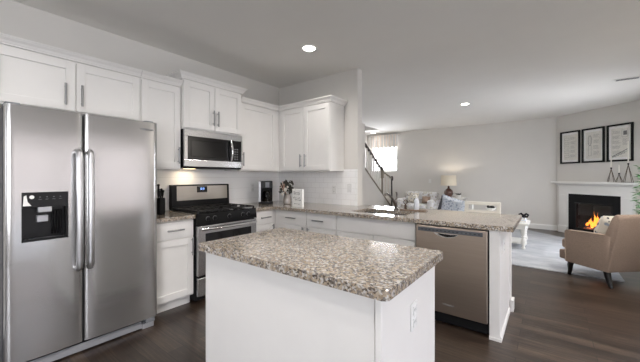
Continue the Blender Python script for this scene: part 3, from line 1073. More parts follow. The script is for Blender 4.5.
bgp = t.part('backguard', MB().prism([(0.012, 0.918), (0.077, 0.918), (0.085, 0.96), (0.075, 1.20), (0.06, 1.205), (0.012, 1.205)], 'y', RY0 + 0.03, RY1 + 0.022), 'black_matte')
t.part('control_fascia', MB().prism([(0.079, 1.02), (0.0845, 1.02), (0.079, 1.188), (0.0735, 1.188)], 'y', RY0 + 0.085, RY1 - 0.01), 'steel_warm', bgp)
t.part('display', MB().prism([(0.082, 1.108), (0.087, 1.108), (0.0825, 1.182), (0.0775, 1.182)], 'y', -1.470, -1.335), 'black_gloss', bgp)
m = MB()
for k, yy in enumerate((-1.425, -1.412, -1.394, -1.381)):
    for z in (1.140, 1.151, 1.162): m.box(0.082, 0.0855, yy - 0.004, yy + 0.004, z, z + 0.002)
    m.box(0.082, 0.0855, yy + 0.003, yy + 0.0045, 1.14, 1.164)
t.part('clock_digits', m, 'display_blue', bgp)

# ------------------------------------------------------------------ microwave
t = Thing('microwave', 'stainless over-the-range microwave with a dark window', 'microwave', (0.2, -1.418, 1.395))
MZ0, MZ1 = 1.395, 1.815
t.part('case', MB().box(0.012, 0.37, RY0 + 0.004, RY1 - 0.004, MZ0, MZ1 - 0.001), 'black_matte')
m = MB()
ya, yb = RY0 + 0.006, RY1 - 0.006
m.box(0.37, 0.402, ya, yb, MZ1 - 0.075, MZ1 - 0.004, 0.004, 2)
m.box(0.37, 0.402, ya, yb, MZ0 + 0.015, MZ0 + 0.09, 0.004, 2)
m.box(0.37, 0.402, ya, ya + 0.035, MZ0 + 0.09, MZ1 - 0.075)
m.box(0.37, 0.402, yb - 0.018, yb, MZ0 + 0.09, MZ1 - 0.075)
t.part('front_frame', m, 'steel')
dr = t.part('door', MB().box(0.37, 0.396, ya + 0.035, -1.20, MZ0 + 0.09, MZ1 - 0.075), 'black_gloss')
t.part('window', MB().box(0.394, 0.399, ya + 0.075, -1.275, MZ0 + 0.125, MZ1 - 0.115, 0.003, 1), 'oven_glass', dr)
hp = []
for i in range(11):
    k = i / 10
    hp.append((0.408 + 0.03 * math.sin(PI * k), -1.215, MZ0 + 0.095 + 0.245 * k))
t.part('handle', MB().ring_tube(hp, 0.0125, 12), 'chrome', dr, True)
cpn = t.part('control_panel', MB().box(0.37, 0.398, -1.198, yb - 0.018, MZ0 + 0.09, MZ1 - 0.075), 'black_gloss')
m = MB()
for r in range(5):
    for q in range(2):
        y = -1.150 + q * 0.034
        z = MZ0 + 0.115 + r * 0.03
        m.box(0.398, 0.3988, y - 0.010, y + 0.010, z, z + 0.012)
t.part('keypad', m, 'grey_plastic', cpn)
t.part('vent_grille', MB().box(0.34, 0.372, ya + 0.02, yb - 0.02, MZ0 - 0.004, MZ0 + 0.014), 'black_matte')
t.part('task_lamp', MB().box(0.12, 0.17, -1.66, -1.54, MZ0 - 0.0045, MZ0 - 0.0005), 'hood_lamp')
sl = area_light('hood_light', (0.145, -1.60, MZ0 - 0.012), (0.04, 0.1), 0.7, (1.0, 0.80, 0.55), (0, 0, 0))

# ------------------------------------------------------------------ dishwasher
t = Thing('dishwasher', 'stainless dishwasher built in under the peninsula worktop', 'dishwasher', (2.8, -0.4, 0))
t.part('tub', MB().box(2.505, 3.09, -0.68, -0.05, 0.02, 0.868), 'black_matte')
dd = t.part('door', MB().box(2.508, 3.088, -0.724, -0.68, 0.115, 0.862, 0.006, 2), 'steel_dark')
fd = Frame((0, -0.724, 0), (1, 0, 0), (0, -1, 0))
t.part('control_strip', MB(fd).box(2.53, 3.055, -0.002, 0.004, 0.812, 0.846, 0.002, 1), 'strip_grey', dd, label='grey control strip along the top')
m = MB(fd)
for i in range(15):
    x = 2.56 + i * 0.033
    m.box(x, x + 0.016, 0.004, 0.0048, 0.826, 0.831)
t.part('buttons', m, 'black_matte', dd)
# pocket handle: dark lens-shaped recess with bright lip
def lens(x0, x1, z0, z1, sag):
    p = []
    N = 12
    for i in range(N + 1):
        k = i / N
        p.append((x0 + (x1 - x0) * k, z1 - 0.003 * math.sin(PI * k)))
    for i in range(1, N):
        k = 1 - i / N
        p.append((x0 + (x1 - x0) * k, z1 - sag * math.sin(PI * k) ** 0.7))
    return p
t.part('pocket_handle', MB(fd).prism(lens(2.668, 2.875, 0.77, 0.808, 0.036), 'y', -0.002, 0.003), 'chrome', dd)
t.part('pocket_recess', MB(fd).prism(lens(2.70, 2.868, 0.775, 0.806, 0.027), 'y', 0.003, 0.0042), 'black_gloss', dd)
t.part('toe_panel', MB().box(2.505, 3.09, -0.64, -0.60, 0.0, 0.11), 'black_matte')
text_mesh('Whirlpool', 0.022, 'logo', 'silver_plastic', dd, Vector((2.79, -0.7245, 0.195)) - t.loc, (PI / 2, 0, 0), 0.001)

# ------------------------------------------------------------------ things on the worktops
t = Thing('knife_block', 'black utensil holder with dark handles beside the refrigerator', 'utensil holder', (0.33, -2.015, 0.9145), math.radians(20))
t.part('block', MB().box(-0.035, 0.035, -0.036, 0.036, 0, 0.17, 0.006, 2), 'black_matte')
for i, (x, y, h, r, lean) in enumerate(((-0.012, -0.012, 0.13, 0.012, 0.004), (0.015, -0.012, 0.085, 0.011, -0.02), (-0.01, 0.016, 0.085, 0.011, 0.012), (0.014, 0.016, 0.07, 0.010, 0.012))):
    m = MB().ring_tube([(x, y, 0.169), (x + lean * 0.4, y, 0.169 + h * 0.5), (x + lean, y, 0.169 + h)], [r * 0.55, r, r * 0.8], 8)
    m.ball((x + lean, y, 0.169 + h), r * 1.2, seg=8)
    t.part('utensil', m, 'black_matte', smooth=True)

t = Thing('coffee_maker', 'black and silver coffee maker in the corner of the worktop', 'coffee maker', (0.27, -0.53, 0.9145), math.radians(-42))
# local: +x towards the viewer
t.part('base', MB().box(-0.13, 0.12, -0.10, 0.10, 0.0, 0.035, 0.008, 2), 'black_matte')
t.part('tower', MB().box(-0.13, -0.02, -0.095, 0.095, 0.035, 0.325, 0.008, 2), 'black_matte')
t.part('brew_head', MB().box(-0.02, 0.115, -0.095, 0.095, 0.215, 0.325, 0.012, 3), 'black_panel')
t.part('side_strip', MB().box(0.02, 0.1185, -0.098, -0.068, 0.036, 0.322, 0.004, 2), 'silver_plastic')
t.part('badge', MB().box(0.115, 0.1165, -0.005, 0.05, 0.235, 0.31), 'strip_grey')
cf = t.part('carafe', MB().lathe([(0.05, 0.0), (0.066, 0.02), (0.070, 0.08), (0.058, 0.13), (0.045, 0.15), (0.0, 0.152)], (0.048, 0.015, 0.0365), 22), 'carafe_glass', smooth=True)
hp = [(0.118, 0.02, 0.165), (0.15, 0.025, 0.16), (0.155, 0.025, 0.10), (0.12, 0.02, 0.07)]
t.part('carafe_handle', MB().ring_tube(hp, 0.008, 8), 'black_matte', cf, True)
t.part('hot_plate', MB().lathe([(0.07, 0.0), (0.07, 0.0015), (0, 0.0015)], (0.048, 0.015, 0.0350), 22), 'chrome')

t = Thing('flower_vase', 'taupe vase of dark leaves and white blooms between the coffee maker and sign', 'vase', (0.54, -0.37, 0.9145))
vx, vy = 0.54, -0.37
t.part('vase', MB().lathe([(0.045, 0), (0.056, 0.01), (0.058, 0.06), (0.046, 0.11), (0.040, 0.135), (0.044, 0.142), (0.038, 0.142), (0.036, 0.12), (0.0, 0.10)], (vx, vy, 0.9145), 24), 'vase_taupe', smooth=True)
m = MB()
rnd = random.Random(3)
for i in range(95):
    a = rnd.uniform(0, 2 * PI); e = rnd.uniform(-0.7, 1.4); R = rnd.uniform(0.05, 0.115)
    c0 = Vector((vx + R * math.cos(a) * math.cos(e), vy + R * math.sin(a) * math.cos(e), 1.13 + R * 1.1 * math.sin(e)))
    d = Vector((rnd.uniform(-1, 1), rnd.uniform(-1, 1), rnd.uniform(-1, 1))).normalized()
    n_ = d.orthogonal().normalized()
    L, wd = 0.03, 0.014
    bow = d.cross(n_) * 0.005
    q = [m.v(c0 - d * L), m.v(c0 + n_ * wd + bow), m.v(c0 + d * L), m.v(c0 - n_ * wd + bow)]
    m.face(q)
tt = t.part('leaves', m, 'leaf_dark')
md = tt.modifiers.new('thick', 'SOLIDIFY'); md.thickness = 0.002
for i, (dx, dy, z, r) in enumerate(((-0.055, -0.075, 1.135, 0.02), (0.045, -0.085, 1.12, 0.027), (0.0, -0.10, 1.055, 0.018), (0.02, -0.09, 1.075, 0.014), (0.06, -0.06, 1.155, 0.016))):
    m = MB()
    for k in range(6):
        a = 2 * PI * k / 6
        m.ball((vx + dx + r * 0.55 * math.cos(a), vy + dy, z + r * 0.55 * math.sin(a)), r * 0.6, (1, 0.6, 1), 8)
    m.ball((vx + dx, vy + dy - 0.004, z), r * 0.6, seg=8)
    t.part('bloom', m, 'petal_white', smooth=True)
for i, (dx, z1) in enumerate(((-0.045, 1.19), (-0.005, 1.235), (0.03, 1.20), (0.005, 1.20))):
    t.part('twig', MB().ring_tube([(vx, vy, 1.03), (vx + dx * 0.4, vy - 0.07, 1.12), (vx + dx, vy - 0.088, z1)], 0.0045, 6), 'stem_pink', smooth=True)

t = Thing('counter_sign', 'white block sign with dark script on the worktop', 'sign', (0.945, -0.60, 0.9145), math.radians(-7))
t.part('block', MB().box(-0.098, 0.098, -0.012, 0.022, 0, 0.228, 0.003, 1), 'white_plastic')
m = MB()
rnd = random.Random(11)
for zr, x0, x1, amp in ((0.185, -0.055, 0.04, 0.014), (0.165, -0.05, 0.045, 0.010), (0.115, -0.062, 0.05, 0.012), (0.090, -0.03, 0.06, 0.010), (0.040, -0.045, 0.045, 0.005)):
    pts = []
    N = 42
    for i in range(N + 1):
        k = i / N
        pts.append((1.25 * x0 + 1.25 * (x1 - x0) * k + 0.006 * math.sin(k * 30), -0.0135, zr + amp * math.sin(k * 36 + rnd.random()) * (0.5 + 0.5 * math.sin(k * 9))))
    m.ring_tube(pts, 0.0015, 5)
t.part('script', m, 'ink_black')

# ------------------------------------------------------------------ ceiling fittings
def downlight(label, x, y, power):
    t = Thing('recessed_light', label, 'ceiling light', (x, y, CH - 0.012), 0, 'recessed ceiling lights')
    t.part('trim_ring', MB().lathe([(0.068, -0.004), (0.095, -0.008), (0.098, -0.004), (0.098, -0.0005), (0.068, -0.0005)], (x, y, CH), 32), 'trim_white', smooth=True)
    t.part('lens', MB().lathe([(0.0, -0.006), (0.066, -0.006), (0.068, -0.001), (0.0, -0.001)], (x, y, CH), 32), 'light_lens')
    l = bpy.data.lights.new('downlight', 'SPOT')
    l.energy = power
    l.spot_size = math.radians(166)
    l.spot_blend = 1.0
    l.shadow_soft_size = 0.07
    l.color = (1.0, 0.95, 0.90)
    lo = bpy.data.objects.new('downlight', l)
    COL.objects.link(lo)
    lo.location = (x, y, CH - 0.09)
downlight('round recessed light in the kitchen ceiling, nearest the camera', 1.35, -0.86, 24)
downlight('added round recessed fill light, out of view above the refrigerator', 1.7, -2.95, 60)  # unseen fixture added to fill the base cabinets
downlight('added round recessed fill light, out of view above the dishwasher', 3.10, -1.1, 70)  # unseen fixture added to brighten the peninsula side
downlight('added round recessed fill light, out of view above the camera', 3.10, -3.3, 40)  # unseen fixture added as kitchen fill
downlight('round recessed light in the living room ceiling, right of the stairs', 2.164, 2.99, 60)
downlight('added round recessed fill light, out of view by the armchair', 4.42, 0.55, 150)  # unseen fixture added to lift the living room light
downlight('small recessed light near the window above the stairs', -1.08, 5.35, 4)
t = Thing('ceiling_vent', 'small white ceiling vent near the right edge', 'vent', (4.39, 2.78, CH - 0.012), 0)
t.part('frame', MB().box(4.24, 4.54, 2.72, 2.84, CH - 0.008, CH - 0.0005, 0.002, 1), 'trim_white')
m = MB()
for i in range(5):
    y = 2.742 + i * 0.018
    m.box(4.27, 4.51, y, y + 0.006, CH - 0.010, CH - 0.0078)
t.part('slats', m, 'grey_plastic')

# ------------------------------------------------------------------ staircase
t = Thing('staircase', 'staircase behind the half wall with a dark handrail', 'staircase', (-1.06, 4.6, 0))
m = MB()
RISE, RUN = 0.19, 0.272
for i in range(12):
    y1 = 5.55 - RUN * i
    y0 = y1 - RUN
    m.box(-1.515, SX0 - 0.017, y0 - 0.0, y1 + 0.02, max(0.0, RISE * i - 0.1), RISE * (i + 1))
t.part('steps', m, 'carpet_grey')
RXC = (SX0 + SX1) / 2
def rail_z(y):      # upper handrail, fitted to the slope of the half wall
    return 1.504 + (4.939 - y) * (2.276 - 1.504) / (4.939 - 3.757)
def wall_z(y):
    return 0.725 + (4.94 - y) * (1.545 - 0.725) / (4.94 - 3.757)
hr = MB()
hr.prism([(4.93, rail_z(4.93) - 0.035), (4.93, rail_z(4.93) + 0.02), (3.757, rail_z(3.757) + 0.02), (3.757, rail_z(3.757) - 0.035)], 'x', RXC - 0.03, RXC + 0.03)
t.part('handrail', hr, 'rail_wood')
lr = MB().prism([(5.62, 1.24), (5.62, 1.27), (4.95, 1.465), (4.95, 1.435)], 'x', RXC - 0.028, RXC + 0.028)
t.part('handrail', lr, 'newel_wood', label='short lower handrail in lighter wood')
def newel(y, z0, z1, mat, r=0.034):
    m = MB()
    m.box(RXC - r * 0.62, RXC + r * 0.62, y - r * 0.62, y + r * 0.62, z0, z1 - 0.33, 0.004, 1)
    m.lathe([(0.030, 0), (0.022, 0.02), (0.026, 0.08), (0.020, 0.14)], (RXC, y, z1 - 0.33), 14) if False else None
    m.box(RXC - r * 1.25, RXC + r * 1.25, y - r * 1.25, y + r * 1.25, z1 - 0.33, z1 - 0.05, 0.006, 1)
    m.lathe([(r * 1.4, 0), (r * 1.5, 0.012), (r * 0.8, 0.03), (r * 1.0, 0.05), (r * 0.6, 0.075), (0, 0.085)], (RXC, y, z1 - 0.05), 14)
    return m
t.part('newel_post', newel(4.94, 0.70, 1.585, 'newel_wood'), 'newel_wood', smooth=True)
sc_ = [(RXC, 5.64, 0.22), (RXC, 5.64, 0.9), (RXC, 5.64, 1.17), (RXC, 5.635, 1.26), (RXC, 5.65, 1.31), (RXC, 5.70, 1.30), (RXC, 5.72, 1.24), (RXC, 5.70, 1.18), (RXC, 5.67, 1.19)]
t.part('newel_post', MB().ring_tube(sc_, [0.022, 0.022, 0.022, 0.022, 0.02, 0.02, 0.018, 0.016, 0.014], 10), 'scroll_iron', smooth=True, label='dark lower newel post ending in a scroll')
for i in range(8):
    y = 3.84 + i * 0.135
    t.part('baluster', MB().box(RXC - 0.015, RXC + 0.015, y - 0.015, y + 0.015, wall_z(y) - 0.01, rail_z(y) - 0.03), 'white_wood')
for y in (5.16, 5.38):
    t.part('baluster', MB().box(RXC - 0.017, RXC + 0.017, y - 0.017, y + 0.017, 0.725 - (y - 4.94) * 0.68, 1.46 - (y - 4.95) * 0.29), 'baluster_tan')

# valance over the stair window
m = MB()
N = 48
fx0, fx1 = -1.36, -0.36
front, back = [], []
for i in range(N + 1):
    k = i / N
    x = fx0 + (fx1 - fx0) * k
    y = 5.66 + 0.022 * math.sin(k * 2 * PI * 7)
    front.append((x, y, k))
top = [m.v((x, y, 2.66)) for x, y, k in front]
bot = [m.v((x, y - 0.012, 2.25 - 0.02 * math.sin(k * 2 * PI * 7))) for x, y, k in front]
topb = [m.v((x, y + 0.006, 2.66)) for x, y, k in front]
botb = [m.v((x, y - 0.006, 2.25 - 0.02 * math.sin(k * 2 * PI * 7))) for x, y, k in front]
for i in range(N):
    m.face([top[i], top[i + 1], bot[i + 1], bot[i]])
    m.face([topb[i + 1], topb[i], botb[i], botb[i + 1]])
    m.face([bot[i], bot[i + 1], botb[i + 1], botb[i]])
    m.face([top[i + 1], top[i], topb[i], topb[i + 1]])
m.face([top[0], bot[0], botb[0], topb[0]]); m.face([top[-1], topb[-1], botb[-1], bot[-1]])
m.box(fx0 - 0.005, fx1 + 0.005, 5.64, 5.759, 2.655, 2.68)
single('window_valance', m, 'valance_stripe', 'striped cloth valance over the window by the stairs', 'valance', smooth=True)

# ------------------------------------------------------------------ fireplace
t = Thing('fireplace_mantel', 'white fireplace mantel with shelf on the angled wall', 'mantel', tuple(FA((0.76, 0, 0))))
m = MB(FA)
for a, b_ in ((0.03, 0.237), (1.282, 1.489)):
    m2 = MB(FA)
    m2.box(a, b_, 0.0005, 0.055, 0, 1.10)
    m2.box(a - 0.012, b_ + 0.012 * (a > 1), 0.0005, 0.07, 0, 0.16, 0.004, 1)
    m2.box(a + 0.03, b_ - 0.03, 0.05, 0.062, 0.22, 0.88, 0.003, 1)
    t.part('pilaster', m2, 'trim_white')
t.part('frieze', MB(FA).box(0.237, 1.282, 0.0005, 0.055, 0.912, 1.10), 'trim_white')
m = MB(FA)
m.box(0.02, 1.499, 0.0005, 0.068, 1.07, 1.10)
m.prism([(0.0005, 1.10), (0.065, 1.10), (0.085, 1.115), (0.12, 1.14), (0.13, 1.15), (0.0005, 1.15)], 'x', -0.01, 1.53)
t.part('bed_moulding', m, 'trim_white')
t.part('shelf', MB(FA).box(-0.06, 1.58, 0.0005, 0.185, 1.15, 1.188, 0.004, 2), 'trim_white')

t = Thing('fireplace_insert', 'black gas fireplace insert with burning logs', 'fireplace', tuple(FA((0.76, 0, 0))), math.atan2(AD.y, AD.x))
L = Frame((0, 0, 0), (1, 0, 0), (0, -1, 0))     # local: x along the wall, -y towards the room
s0, s1 = 0.2375 - 0.76, 1.2815 - 0.76
m = MB(L)
i0, i1, iz0, iz1 = 0.415 - 0.76, 1.105 - 0.76, 0.16, 0.70
m.box(s0, i0, 0.001, 0.03, 0.0, 0.911); m.box(i1, s1, 0.001, 0.03, 0.0, 0.911)
m.box(i0, i1, 0.001, 0.03, 0.0, iz0); m.box(i0, i1, 0.001, 0.03, iz1, 0.911)
t.part('surround', m, 'black_matte')
m = MB(L)
for k in range(3): m.box(i0 - 0.03, i1 + 0.03, 0.03, 0.036, 0.05 + 0.03 * k, 0.06 + 0.03 * k)
m.box(i0 - 0.03, i1 + 0.03, 0.03, 0.045, 0.705, 0.73)
t.part('louvre', m, 'black_gloss')
m = MB(L)
m.box(i0 - 0.02, i0, 0.03, 0.04, iz0 - 0.02, iz1 + 0.005); m.box(i1, i1 + 0.02, 0.03, 0.04, iz0 - 0.02, iz1 + 0.005)
m.box(i0, i1, 0.03, 0.04, iz0 - 0.02, iz0)
t.part('door_frame', m, 'black_iron')
for k, (x0_, x1_, d, z, r) in enumerate(((-0.26, 0.26, -0.17, 0.215, 0.045), (-0.22, 0.20, -0.07, 0.20, 0.04), (-0.20, 0.05, -0.12, 0.275, 0.035), (-0.02, 0.22, -0.13, 0.28, 0.035), (-0.1, 0.12, -0.12, 0.33, 0.03))):
    tilt = (-0.03, 0.02, 0.05, -0.04, 0.02)[k]
    t.part('log', MB(L).ring_tube([(x0_, d, z - tilt), ((x0_ + x1_) / 2, d - 0.02, z + 0.008), (x1_, d + 0.01, z + tilt)], [r * 0.9, r, r * 0.85], 10), 'log_bark', smooth=True)
m = MB(L)
rnd = random.Random(5)
for k in range(70):
    m.ball((rnd.uniform(-0.25, 0.25), rnd.uniform(-0.22, -0.03), 0.165 + rnd.uniform(0, 0.03)), rnd.uniform(0.012, 0.024), seg=6)
t.part('embers', m, 'ember')
for k, (x, d, z, h, w) in enumerate(((-0.06, -0.10, 0.25, 0.30, 0.035), (0.0, -0.11, 0.27, 0.25, 0.03), (-0.13, -0.10, 0.24, 0.18, 0.035), (0.07, -0.09, 0.24, 0.16, 0.03), (-0.19, -0.09, 0.22, 0.12, 0.03), (0.14, -0.10, 0.23, 0.12, 0.03), (0.03, -0.05, 0.21, 0.10, 0.035), (-0.09, -0.05, 0.20, 0.10, 0.035), (0.2, -0.09, 0.21, 0.09, 0.025), (-0.03, -0.06, 0.23, 0.17, 0.025))):
    pts, rr = [], []
    for i in range(9):
        q = i / 8
        pts.append((x + 0.018 * math.sin(q * 5 + k), d, z + h * q))
        rr.append(max(0.0015, w * (math.sin(PI * min(1, q * 1.15 + 0.18)) ** 0.9) * (1 - 0.35 * q)) if q < 0.99 else 0.001)
    t.part('flame', MB(L).ring_tube(pts, rr, 8), 'flame', smooth=True)
t.part('glass_front', MB(L).box(i0 + 0.001, i1 - 0.001, 0.012, 0.016, iz0 + 0.001, iz1 - 0.001), 'window_glass')

# framed prints
def picture(label, s0, kind):
    s1, z0, z1, w = s0 + 0.447, 1.603, 2.345, 0.034
    t = Thing('picture_frame', label, 'picture', tuple(FA((s0 + 0.2235, 0, z0))), 0, 'black framed prints above the mantel')
    m = MB(FA)
    m.box(s0, s0 + w, 0.002, 0.03, z0, z1, 0.002, 1); m.box(s1 - w, s1, 0.002, 0.03, z0, z1, 0.002, 1)
    m.box(s0 + w, s1 - w, 0.002, 0.03, z0, z0 + w); m.box(s0 + w, s1 - w, 0.002, 0.03, z1 - w, z1)
    t.part('frame', m, 'frame_black')
    t.part('mat_board', MB(FA).box(s0 + w - 0.002, s1 - w + 0.002, 0.003, 0.008, z0 + w - 0.002, z1 - w + 0.002), 'mat_white')
    pr = t.part('print', MB(FA).box(s0 + 0.075, s1 - 0.075, 0.008, 0.0095, z0 + 0.085, z1 - 0.085), 'print_paper')
    m = MB(FA)
    n0, n1 = 0.0095, 0.0103
    cx = (s0 + s1) / 2
    rnd = random.Random(kind)
    def rect(u0, u1, za, zb, w=0.003):
        m.box(u0, u0 + w, n0, n1, za, zb); m.box(u1 - w, u1, n0, n1, za, zb); m.box(u0, u1, n0, n1, za, za + w); m.box(u0, u1, n0, n1, zb - w, zb)
    def lines(u0, u1, z, k, dz=0.016):
        for i in range(k):
            m.box(u0, u0 + (u1 - u0) * rnd.uniform(0.7, 1), n0, n1, z - i * dz, z - i * dz + 0.003)
    if kind == 1:
        for k in range(5):
            rect(s0 + 0.10, s0 + 0.20, 1.74 + 0.10 * k, 1.80 + 0.10 * k); lines(s0 + 0.23, s1 - 0.10, 1.80 + 0.10 * k, 4)
    elif kind == 2:
        m.ring_tube([(s0 + 0.16 + 0.035 * math.cos(a * PI / 10), 0.010, 2.08 + 0.11 * math.sin(a * PI / 10)) for a in range(20)], 0.003, 5, closed=True)
        rect(s0 + 0.13, s0 + 0.19, 1.75, 1.97); rect(s0 + 0.14, s0 + 0.18, 1.98, 2.17)
        for k in range(4): lines(s0 + 0.23, s1 - 0.10, 2.20 - 0.12 * k, 5)
    else:
        m.box(s1 - 0.165, s1 - 0.105, n0, n1, 2.12, 2.20); rect(s1 - 0.19, s1 - 0.09, 2.08, 2.23)
        for k in range(5): lines(s0 + 0.10, s1 - 0.20, 2.21 - 0.10 * k, 4)
        lines(s1 - 0.18, s1 - 0.09, 2.04, 8)
        A_ = (s0 + 0.085, 1.70); B_ = (s1 - 0.08, 1.85)
        m.ring_tube([(A_[0], 0.0105, A_[1]), (B_[0], 0.0105, B_[1])], 0.006, 6)
        m.ring_tube([(A_[0], 0.0105, A_[1] - 0.02), (B_[0], 0.0105, B_[1] - 0.04)], 0.003, 6)
        for k in range(4): m.ring_tube([(s0 + 0.14 + 0.05 * k + 0.018 * math.cos(a * PI / 6), 0.010, 1.715 + 0.02 * k + 0.02 * math.sin(a * PI / 6)) for a in range(12)], 0.0025, 5, closed=True)
    t.part('drawing', m, 'print_ink', pr)
    t.part('glazing', MB(FA).box(s0 + w - 0.002, s1 - w + 0.002, 0.017, 0.019, z0 + w - 0.002, z1 - w + 0.002), 'picture_glass')
picture('black framed print of a technical sheet, leftmost of the three above the mantel', 0.035, 1)
picture('black framed print of a tall narrow device, middle of the three above the mantel', 0.523, 2)
picture('black framed print with a diagonal drawing, nearest of the three above the mantel', 1.012, 3)

def candle_holder(label, s, h, half, candle):
    n = 0.10
    zb = 1.1885
    t = Thing('candle_holder', label, 'candle holder', tuple(FA((s, n, zb))), 0, 'wire candle holders on the mantel')
    m = MB(FA)
    ap = (s, n, zb + h)
    cs = [(s - half, n - half * 0.3, zb + 0.004), (s + half, n - half * 0.3, zb + 0.004), (s + half, n + half * 0.3, zb + 0.004), (s - half, n + half * 0.3, zb + 0.004)]
    for i in range(4):
        m.ring_tube([cs[i], ap], 0.0045, 6); m.ring_tube([cs[i], cs[(i + 1) % 4]], 0.0045, 6)
    t.part('wire_base', m, 'wire_bronze')
    t.part('candle_cup', MB(FA).lathe([(0.006, -0.005), (0.014, 0.0), (0.014, 0.026), (0.0, 0.026)], (s, n, zb + h), 12), 'candle_black', smooth=True)
    t2 = Thing('taper_candle', label.replace('wire candle holder', 'white taper candle in the wire holder'), 'candle', tuple(FA((s, n, zb + h + 0.0265))), 0, 'white taper candles on the mantel')
    t2.part('wax', MB(FA).lathe([(0.011, 0), (0.009, candle), (0.0, candle + 0.006)], (s, n, zb + h + 0.0265), 12), 'candle_wax', smooth=True)
    t2.part('wick', MB(FA).ring_tube([(s, n, zb + h + 0.03 + candle), (s, n, zb + h + 0.045 + candle)], 0.0015, 5), 'candle_black')
candle_holder('wire candle holder, medium height, leftmost on the mantel', 1.15, 0.27, 0.06, 0.22)
candle_holder('wire candle holder, shortest, between the other two', 1.285, 0.16, 0.055, 0.16)
candle_holder('wire candle holder, tallest, nearest the right end of the mantel', 1.435, 0.345, 0.07, 0.42)

# ------------------------------------------------------------------ living room
single('area_rug', MB().prism([(1.0, 1.77), (4.22, 1.77), (4.22, 4.22), (3.08, 5.35), (1.0, 5.35)], 'z', 0.0005, 0.012), 'rug_pile', 'large pale grey rug in front of the fireplace', 'rug')

# tan armchair (local +x = forward, +y = towards its left as seen from the seat)
ca = math.atan2(0.717, -0.697)
CX, CY = 4.09, 1.77
t = Thing('armchair', 'tan upholstered armchair with dark legs in front of the fireplace', 'armchair', (CX, CY, 0), ca)
HW = 0.36
m = MB(); m.box(-0.22, 0.385, -HW + 0.03, HW - 0.03, 0.19, 0.315, 0.02, 3)
t.part('seat_base', m, 'fabric_tan', smooth=True)
m = MB(); m.box(-0.14, 0.405, -HW + 0.082, HW - 0.082, 0.325, 0.455, 0.035, 4)
t.part('seat_cushion', m, 'fabric_tan', smooth=True)
for sgn in (-1, 1):
    ya_, yb_ = sorted((sgn * HW, sgn * (HW - 0.08)))
    m = MB().prism([(-0.27, 0.185), (0.262, 0.175), (0.268, 0.585), (0.245, 0.60), (-0.20, 0.62), (-0.31, 0.62)], 'y', ya_, yb_)
    bmesh.ops.bevel(m.bm, geom=list(m.bm.edges), offset=0.014, segments=3, profile=0.5, affect='EDGES')
    arm = t.part('arm', m, 'fabric_tan', smooth=True)
    yy = sgn * (HW - 0.001)
    t.part('piping', MB().ring_tube([(-0.22, yy, 0.616), (0.24, yy, 0.596), (0.262, yy, 0.58), (0.257, yy, 0.185)], 0.006, 6), 'fabric_tan_trim', arm, True)
m = MB().prism([(-0.20, 0.185), (-0.27, 0.185), (-0.385, 0.80), (-0.387, 0.85), (-0.37, 0.872), (-0.335, 0.868), (-0.315, 0.83), (-0.17, 0.40), (-0.11, 0.30)], 'y', -HW + 0.0005, HW - 0.0005)
bmesh.ops.bevel(m.bm, geom=list(m.bm.edges), offset=0.018, segments=3, profile=0.5, affect='EDGES')
t.part('backrest', m, 'fabric_tan', smooth=True)
for x, y, z0 in ((0.235, -HW + 0.06, 0.0125), (0.235, HW - 0.06, 0.0)):
    t.part('leg', MB().ring_tube([(x - 0.01, y, 0.20), (x + 0.012, y, 0.13), (x + 0.012, y, 0.06), (x + 0.025, y, z0)], [0.036, 0.032, 0.023, 0.02], 10), 'leg_black', smooth=True)
for x, y in ((-0.205, -HW + 0.06), (-0.205, HW - 0.06)):
    t.part('leg', MB().ring_tube([(x, y, 0.2), (x - 0.015, y, 0.12), (x - 0.03, y, 0.05), (x - 0.055, y, 0.0)], [0.036, 0.032, 0.024, 0.02], 10), 'leg_black', smooth=True)
Rz = Matrix.Rotation(ca, 3, 'Z')
tl = Rz @ Matrix.Rotation(math.radians(-66), 3, 'Y') @ Matrix.Rotation(math.radians(90), 3, 'Z')
pc = Vector((CX, CY, 0)) + Rz @ Vector((-0.075, 0.08, 0.65))
single('throw_pillow', MB().cushion(pc, 0.40, 0.40, 0.16, Rz @ Matrix.Rotation(math.radians(-113), 3, 'Y') @ Matrix.Rotation(math.radians(90), 3, 'Z')), 'fabric_dots', 'cream pillow with dark dots leaning in the tan armchair', 'pillow', smooth=True)

# coffee table with turned legs
CT = (2.35, 3.20, 2.90, 3.52)
t = Thing('coffee_table', 'white coffee table with turned legs on the rug', 'coffee table', (2.77, 3.2, 0.0125))
t.part('tabletop', MB().box(CT[0], CT[1], CT[2], CT[3], 0.435, 0.47, 0.006, 2), 'white_wood')
t.part('apron', MB().box(CT[0] + 0.05, CT[1] - 0.05, CT[2] + 0.05, CT[3] - 0.05, 0.36, 0.435), 'white_wood')
for x in (CT[0] + 0.08, CT[1] - 0.08):
    for y in (CT[2] + 0.08, CT[3] - 0.08):
        t.part('leg', MB().lathe([(0.026, 0), (0.034, 0.02), (0.022, 0.045), (0.03, 0.08), (0.042, 0.13), (0.03, 0.18), (0.022, 0.20), (0.036, 0.215), (0.024, 0.235), (0.04, 0.30), (0.044, 0.355)], (x, y, 0.0125), 16), 'white_wood', smooth=True)
t.part('shelf', MB().box(CT[0] + 0.06, CT[1] - 0.06, CT[2] + 0.06, CT[3] - 0.06, 0.10, 0.125), 'white_wood')
for k, (dx, hh) in enumerate(((0.0, 0.035), (0.012, 0.03))):
    z = 0.4705 + (0.0 if k == 0 else 0.0355)
    t = Thing('book', ('blue-grey book at the bottom of the pair on the coffee table', 'pale book on top of the pair on the coffee table')[k], 'book', (3.04, 3.25, z), 0, 'books on the coffee table')
    t.part('cover', MB().box(2.93 + dx, 3.15 - dx, 3.10 + dx, 3.40 - dx, z, z + hh, 0.002, 1), ('book_blue', 'soap_white')[k])
    t.part('pages', MB().box(2.935 + dx, 3.152 - dx, 3.098 + dx, 3.402 - dx, z + 0.004, z + hh - 0.004), 'mat_white')
